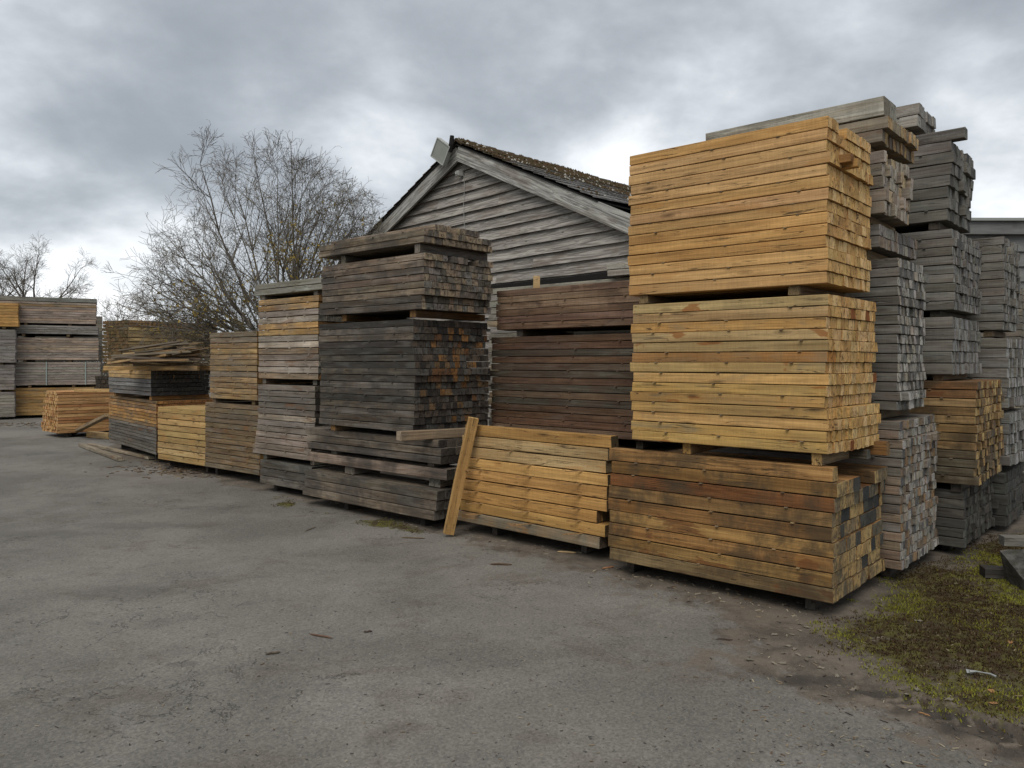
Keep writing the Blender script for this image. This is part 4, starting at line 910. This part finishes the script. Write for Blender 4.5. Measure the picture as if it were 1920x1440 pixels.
def baulk():
    P0 = gpt(1934, 1120); t = NT('grey_baulk', .85, .2); p = t.objco()
    c = t.mix(t.smooth(t.noise(p, 9, 6, .65, .6), .35, .65), (.04, .038, .034), (.11, .105, .092)); c = t.mix(t.smooth(t.noise(p, 3, 4, .6), .55, .68), c, (.045, .045, .035)); t.col(c); t.bump(t.noise(p, 30, 5, .6), .01, .8)
    o = empty('timber_baulk', (P0[0], P0[1], 0)); tag(o, 'big rough grey timber baulk tilted up at the right frame edge', 'timber baulk')
    V = [(0, 0, -.02), (.42, -.10, -.02), (.50, .40, -.02), (.14, .55, -.02), (.02, .02, .085), (.46, -.06, .30), (.56, .42, .42), (.10, .58, .34)]
    me = mesh_np('baulk', V, [(0, 3, 2, 1), (4, 5, 6, 7), (0, 1, 5, 4), (1, 2, 6, 5), (2, 3, 7, 6), (3, 0, 4, 7)], [t.m])
    import bmesh
    bm = bmesh.new(); bm.from_mesh(me); bmesh.ops.subdivide_edges(bm, edges=bm.edges[:], cuts=5, use_grid_fill=True)
    for v in bm.verts: v.co += Vector([mnoise.noise(v.co * 9 + Vector((k * 9, 0, 0))) * .012 for k in range(3)])
    bm.to_mesh(me); bm.free(); obj('baulk', me, o).scale = (.6, .75, .62)
baulk()

# planks on the ground at the far left
def ground_plank(label, pa, pb, w, h, col, seed, za=0, zb=0, cat='plank'):
    a = Vector((*gpt(*pa), za)) if za == 0 else Vector(za); b = Vector((*gpt(*pb), zb)) if zb == 0 else Vector(zb)
    d = b - a; L = d.length; o = empty('loose_plank', a + Vector((0, 0, .005))); tag(o, label, cat)
    xq = -d.normalized(); yq = Vector((0, 0, 1)).cross(xq).normalized(); zq = xq.cross(yq)
    q = beam(o, L, w, h, 0, 0, 0, col, tuple(v * 1.1 for v in col), 'mixed', random.Random(seed), 'plank'); q.rotation_euler = Matrix((xq, yq, zq)).transposed().to_euler(); q.location = (0, 0, h / 2 + .004)
ground_plank('nearer grey brown plank lying flat on the yard at the left', (226, 865), (152, 837), .10, .05, (.30, .26, .20), 2)
ground_plank('longer pale plank lying flat beside the half grey pack', (284, 862), (168, 836), .10, .04, (.33, .28, .21), 3)
ground_plank('weathered plank propped on the salmon orange pack', (134, 816), (200, 790), .12, .06, (.33, .24, .14), 4, zb=(X(203, 14.6), 14.6, Z(779, 14.6) - .03))
ground_plank('short yellow beam on the ground by the salmon orange pack', (208, 824), (168, 820), .14, .12, (.52, .36, .16), 5)

# ------------------------------------------------------------------ moss tufts, leaves, chips, twigs
def scatter():
    rs = np.random.RandomState(4); n = 120000
    x = rs.uniform(.6, 5.2, n); y = rs.uniform(2.6, 7.2, n); mo, di = masks(x, y)
    x2 = rs.uniform(-3.6, -.2, 9000); y2 = rs.uniform(6.6, 9.6, 9000); mo2, _ = masks(x2, y2)
    x = np.concatenate([x, x2]); y = np.concatenate([y, y2]); mo = np.concatenate([mo, mo2])
    ok = (mo > .25) & (rs.rand(len(x)) < mo ** 1.1) & (np.abs(x / y) < .75); x = x[ok]; y = y[ok]
    moss, dirt = masks(x, y)
    z = (vnoise(x, y, .45, 21) - .5) * .022 + (vnoise(x, y, 3.2, 22) - .5) * .008 + moss * ((vnoise(x, y, 9, 25) - .45) * .04 + .006) + track(x, y)
    V = []; Fc = []; mi = []; hue = vnoise(x, y, 1.6, 31, 4); r = random.Random(5)
    for i in range(len(x)):
        k = 3; h = hue[i] + r.gauss(0, .05); m_ = 0 if h > .54 else (1 if h > .51 else 2)
        if r.random() < .08: m_ = 3
        for q in range(k):
            a = r.uniform(0, 6.28); l = r.uniform(.005, .015); w = r.uniform(.0022, .005); b = len(V); tl = r.uniform(.3, 1.2)
            px, py = x[i] + r.gauss(0, .008), y[i] + r.gauss(0, .008); ca, sa = math.cos(a), math.sin(a)
            V += [(px - sa * w, py + ca * w, z[i] - .002), (px + sa * w, py - ca * w, z[i] - .002), (px + ca * l * tl, py + sa * l * tl, z[i] + l)]
            Fc.append((b, b + 1, b + 2)); mi.append(m_)
    ms = []
    for nm, c in (('moss_green', (.160, .160, .024)), ('moss_olive', (.115, .090, .018)), ('moss_brown', (.050, .032, .016)), ('dry_straw', (.13, .105, .06))):
        t = NT(nm, .95, .1); t.col(c); ms.append(t.m)
    o = obj('moss', mesh_np('moss', V, Fc, ms, False, mi)); tag(o, 'tufty green and brown moss covering the ground at the right', 'moss', kind='stuff')
scatter()
def leaf_mesh(seed, lobes=True):
    r = random.Random(seed); n = 12; V = [(0, 0, .004)]
    for k in range(n):
        a = 2 * math.pi * k / n; rad = (1.0 if k % 2 == 0 else (.55 if lobes else .85)) * r.uniform(.75, 1.1)
        V.append((math.cos(a) * rad, math.sin(a) * rad * .55, r.uniform(0, .16)))
    return mesh_np('leaf', V, [(0, 1 + k, 1 + (k + 1) % n) for k in range(n)], [LEAF])
_t = NT('dry_leaf', .85, .2); _t.col(_t.mix(1.0, _t.ocol(), _t.mix(_t.noise(_t.objco(), 3, 3), (.7, .7, .7), (1.25, 1.25, 1.25)), 'MULTIPLY')); LEAF = _t.m
leaves = [leaf_mesh(k) for k in range(6)]
rl = random.Random(12)
spots = [(1433, 1197), (1440, 1208), (1452, 1190), (1478, 1212), (1490, 1218), (1497, 1228), (1470, 1225), (1512, 1237), (1520, 1232), (1530, 1242), (1405, 1238), (1452, 1244), (1468, 1244), (1540, 1252), (1505, 1250), (1570, 1267), (1625, 1252), (1607, 1288), (1660, 1367), (1690, 1292), (1705, 1300), (1720, 1298), (1545, 1305), (1500, 1170), (1512, 1176), (1780, 1320), (1862, 1320), (1880, 1398), (1500, 1183), (1485, 1190), (1600, 1290), (1860, 1300), (1895, 1205), (1830, 1145), (1720, 1165)]
for k, (px, py) in enumerate(spots):
    x, y = gpt(px, py); orange = px > 1840
    o = obj('fallen_leaf', rl.choice(leaves), None, (x, y, ground_z(x, y) + .004)); s = rl.uniform(.020, .036); o.scale = (s, s, s); o.rotation_euler = (rl.uniform(-.15, .15), rl.uniform(-.15, .15), rl.uniform(0, 6.28))
    o.color = (.30, .16, .07, 1) if orange else (*pick(rl, [(.17, .15, .115), (.14, .12, .09), (.20, .175, .135)]), 1)
    if orange: tag(o, 'orange brown dry leaf on the moss near the right frame edge', 'leaf', 'orange leaves on the moss')
    else: tag(o, 'pale flat dry leaf lying where the tarmac meets the moss', 'leaf', 'pale leaves at the moss edge')
# white plastic scrap
t = NT('white_scrap', .5, .3); t.col((.27, .28, .27))
x, y = gpt(1818, 1268); m = MB(); rr = random.Random(3)
m.tube([(0, 0, .012), (.03, -.004, .016), (.06, -.01, .012), (.085, -.03, .014), (.10, -.055, .010)], [.010, .004, .003, .004, .006], 5); m.add([(-.02, -.012, .01), (.02, -.015, .018), (.03, .012, .012), (-.01, .016, .02)], [(0, 1, 2, 3)])
o = m.build('plastic_scrap', t.m, None, (x, y, ground_z(x, y) + .01)); tag(o, 'torn white plastic strip lying on the moss at the right', 'plastic scrap')
# named chips and twigs seen on the yard
_c = NT('chip_wood', .9, .1); _c.col(_c.mix(1.0, _c.ocol(), _c.mix(_c.noise(_c.objco(), 30, 3), (.6, .6, .6), (1.3, 1.3, 1.3)), 'MULTIPLY')); CH = _c.m
def twig(px, py, L, ang, col, label, w=.006):
    x, y = gpt(px, py); r = random.Random(px); m = MB(); pts = [(-L / 2 + L * q / 5, r.uniform(-.004, .004), .004 + r.uniform(0, .003)) for q in range(6)]
    m.tube(pts, [w * .5] + [w] * 4 + [w * .4], 5); o = m.build('twig', CH, None, (x, y, ground_z(x, y) + .002)); o.rotation_euler = (0, 0, math.radians(ang)); o.color = (*col, 1); tag(o, label, 'twig')
twig(940, 1059, .17, -8, (.09, .06, .04), 'dark flat splinter on the yard below the low yellow pile', .009)
twig(602, 1196, .16, -25, (.13, .08, .055), 'brown bent twig on the open tarmac left of centre')
twig(512, 1228, .08, 20, (.10, .08, .06), 'small twig on the open tarmac in the lower left')
twig(583, 992, .20, 72, (.14, .10, .06), 'thin upright pointing twig in front of the splayed grey pile', .004)
twig(775, 1009, .22, -12, (.12, .09, .06), 'straight stick on the ground before the leaning plank', .007)
twig(690, 1187, .05, 10, (.08, .06, .05), 'short dark chip on the tarmac at centre', .006)
twig(1063, 1036, .16, -12, (.42, .30, .16), 'pale sawn splinter at the foot of the low yellow pile', .008)
twig(1140, 1066, .11, 35, (.34, .17, .09), 'reddish splinter by the bottom corner of the rain darkened pack', .008)
twig(1358, 1201, .10, -6, (.07, .05, .04), 'dark twig on the tarmac near the rain darkened pack', .004)
twig(1733, 1348, .05, -50, (.30, .17, .08), 'small orange splinter in the tyre track', .004)
def litter():
    r = random.Random(44); V = []; Fc = []; mi = []
    def chip(x, y, s, m_):
        z = .002 + ground_z(x, y); b = len(V); a = r.uniform(0, 3.14); l = s * r.uniform(.8, 3.2); w = s * r.uniform(.3, .7); ca, sa = math.cos(a), math.sin(a); t_ = s * .35
        for dz in (0, t_):
            for (p, q) in ((-l, -w), (l, -w * .6), (l * .9, w), (-l, w * .7)): V.append((x + p * ca - q * sa, y + p * sa + q * ca, z + dz))
        Fc.extend([(b + 4, b + 5, b + 6, b + 7), (b, b + 1, b + 5, b + 4), (b + 1, b + 2, b + 6, b + 5), (b + 2, b + 3, b + 7, b + 6), (b + 3, b, b + 4, b + 7)]); mi.extend([m_] * 5)
    feet = [(gpt(1560, 1140), gpt(1145, 1060)), (gpt(1110, 1035), gpt(570, 930)), (gpt(480, 905), gpt(300, 868))]
    for k in range(420):
        (ax, ay), (bx_, by_) = r.choice(feet); f = r.random(); d = abs(r.gauss(0, .22)) + .02
        chip(ax + (bx_ - ax) * f - d * .66, ay + (by_ - ay) * f - d * .75, r.uniform(.003, .010), r.choice([0, 0, 1, 1, 2, 3]))
    for k in range(620):
        px, py = r.uniform(0, 1920), 1440 - abs(r.gauss(0, 1)) * 260
        if py < 900: continue
        x, y = gpt(px, py); chip(x, y, r.uniform(.0015, .0045), r.choice([0, 1, 1, 3, 3, 2]))
    for k in range(520):   # debris in the dirt to the right and the leaf litter at the far left
        x, y = gpt(r.uniform(1380, 1920), r.uniform(1090, 1440)); chip(x, y, r.uniform(.002, .006), r.choice([0, 1, 2, 3]))
    for k in range(380):
        x, y = gpt(r.uniform(-20, 95), 793 + abs(r.gauss(0, 4))) if r.random() < .5 else gpt(r.gauss(310, 55), r.gauss(880, 7)); chip(x, y, r.uniform(.008, .022), r.choice([1, 1, 2, 3]))
    ms = []
    for nm, c in (('pale_chip', (.33, .28, .20)), ('brown_chip', (.12, .08, .05)), ('tan_chip', (.25, .19, .12)), ('dark_grit', (.035, .03, .027))):
        t = NT(nm, .9, .1); t.col(c); ms.append(t.m)
    o = obj('litter', mesh_np('litter', V, Fc, ms, False, mi)); tag(o, 'bark chips, grit and small splinters strewn over the yard', 'litter', kind='stuff')
litter()

for me in list(bpy.data.meshes):
    if me.name.startswith('beam') or me.name.startswith('spacer'): fix_normals(me)
for o in COL.objects:
    for k in ('_L', '_W'):
        if k in o: del o[k]
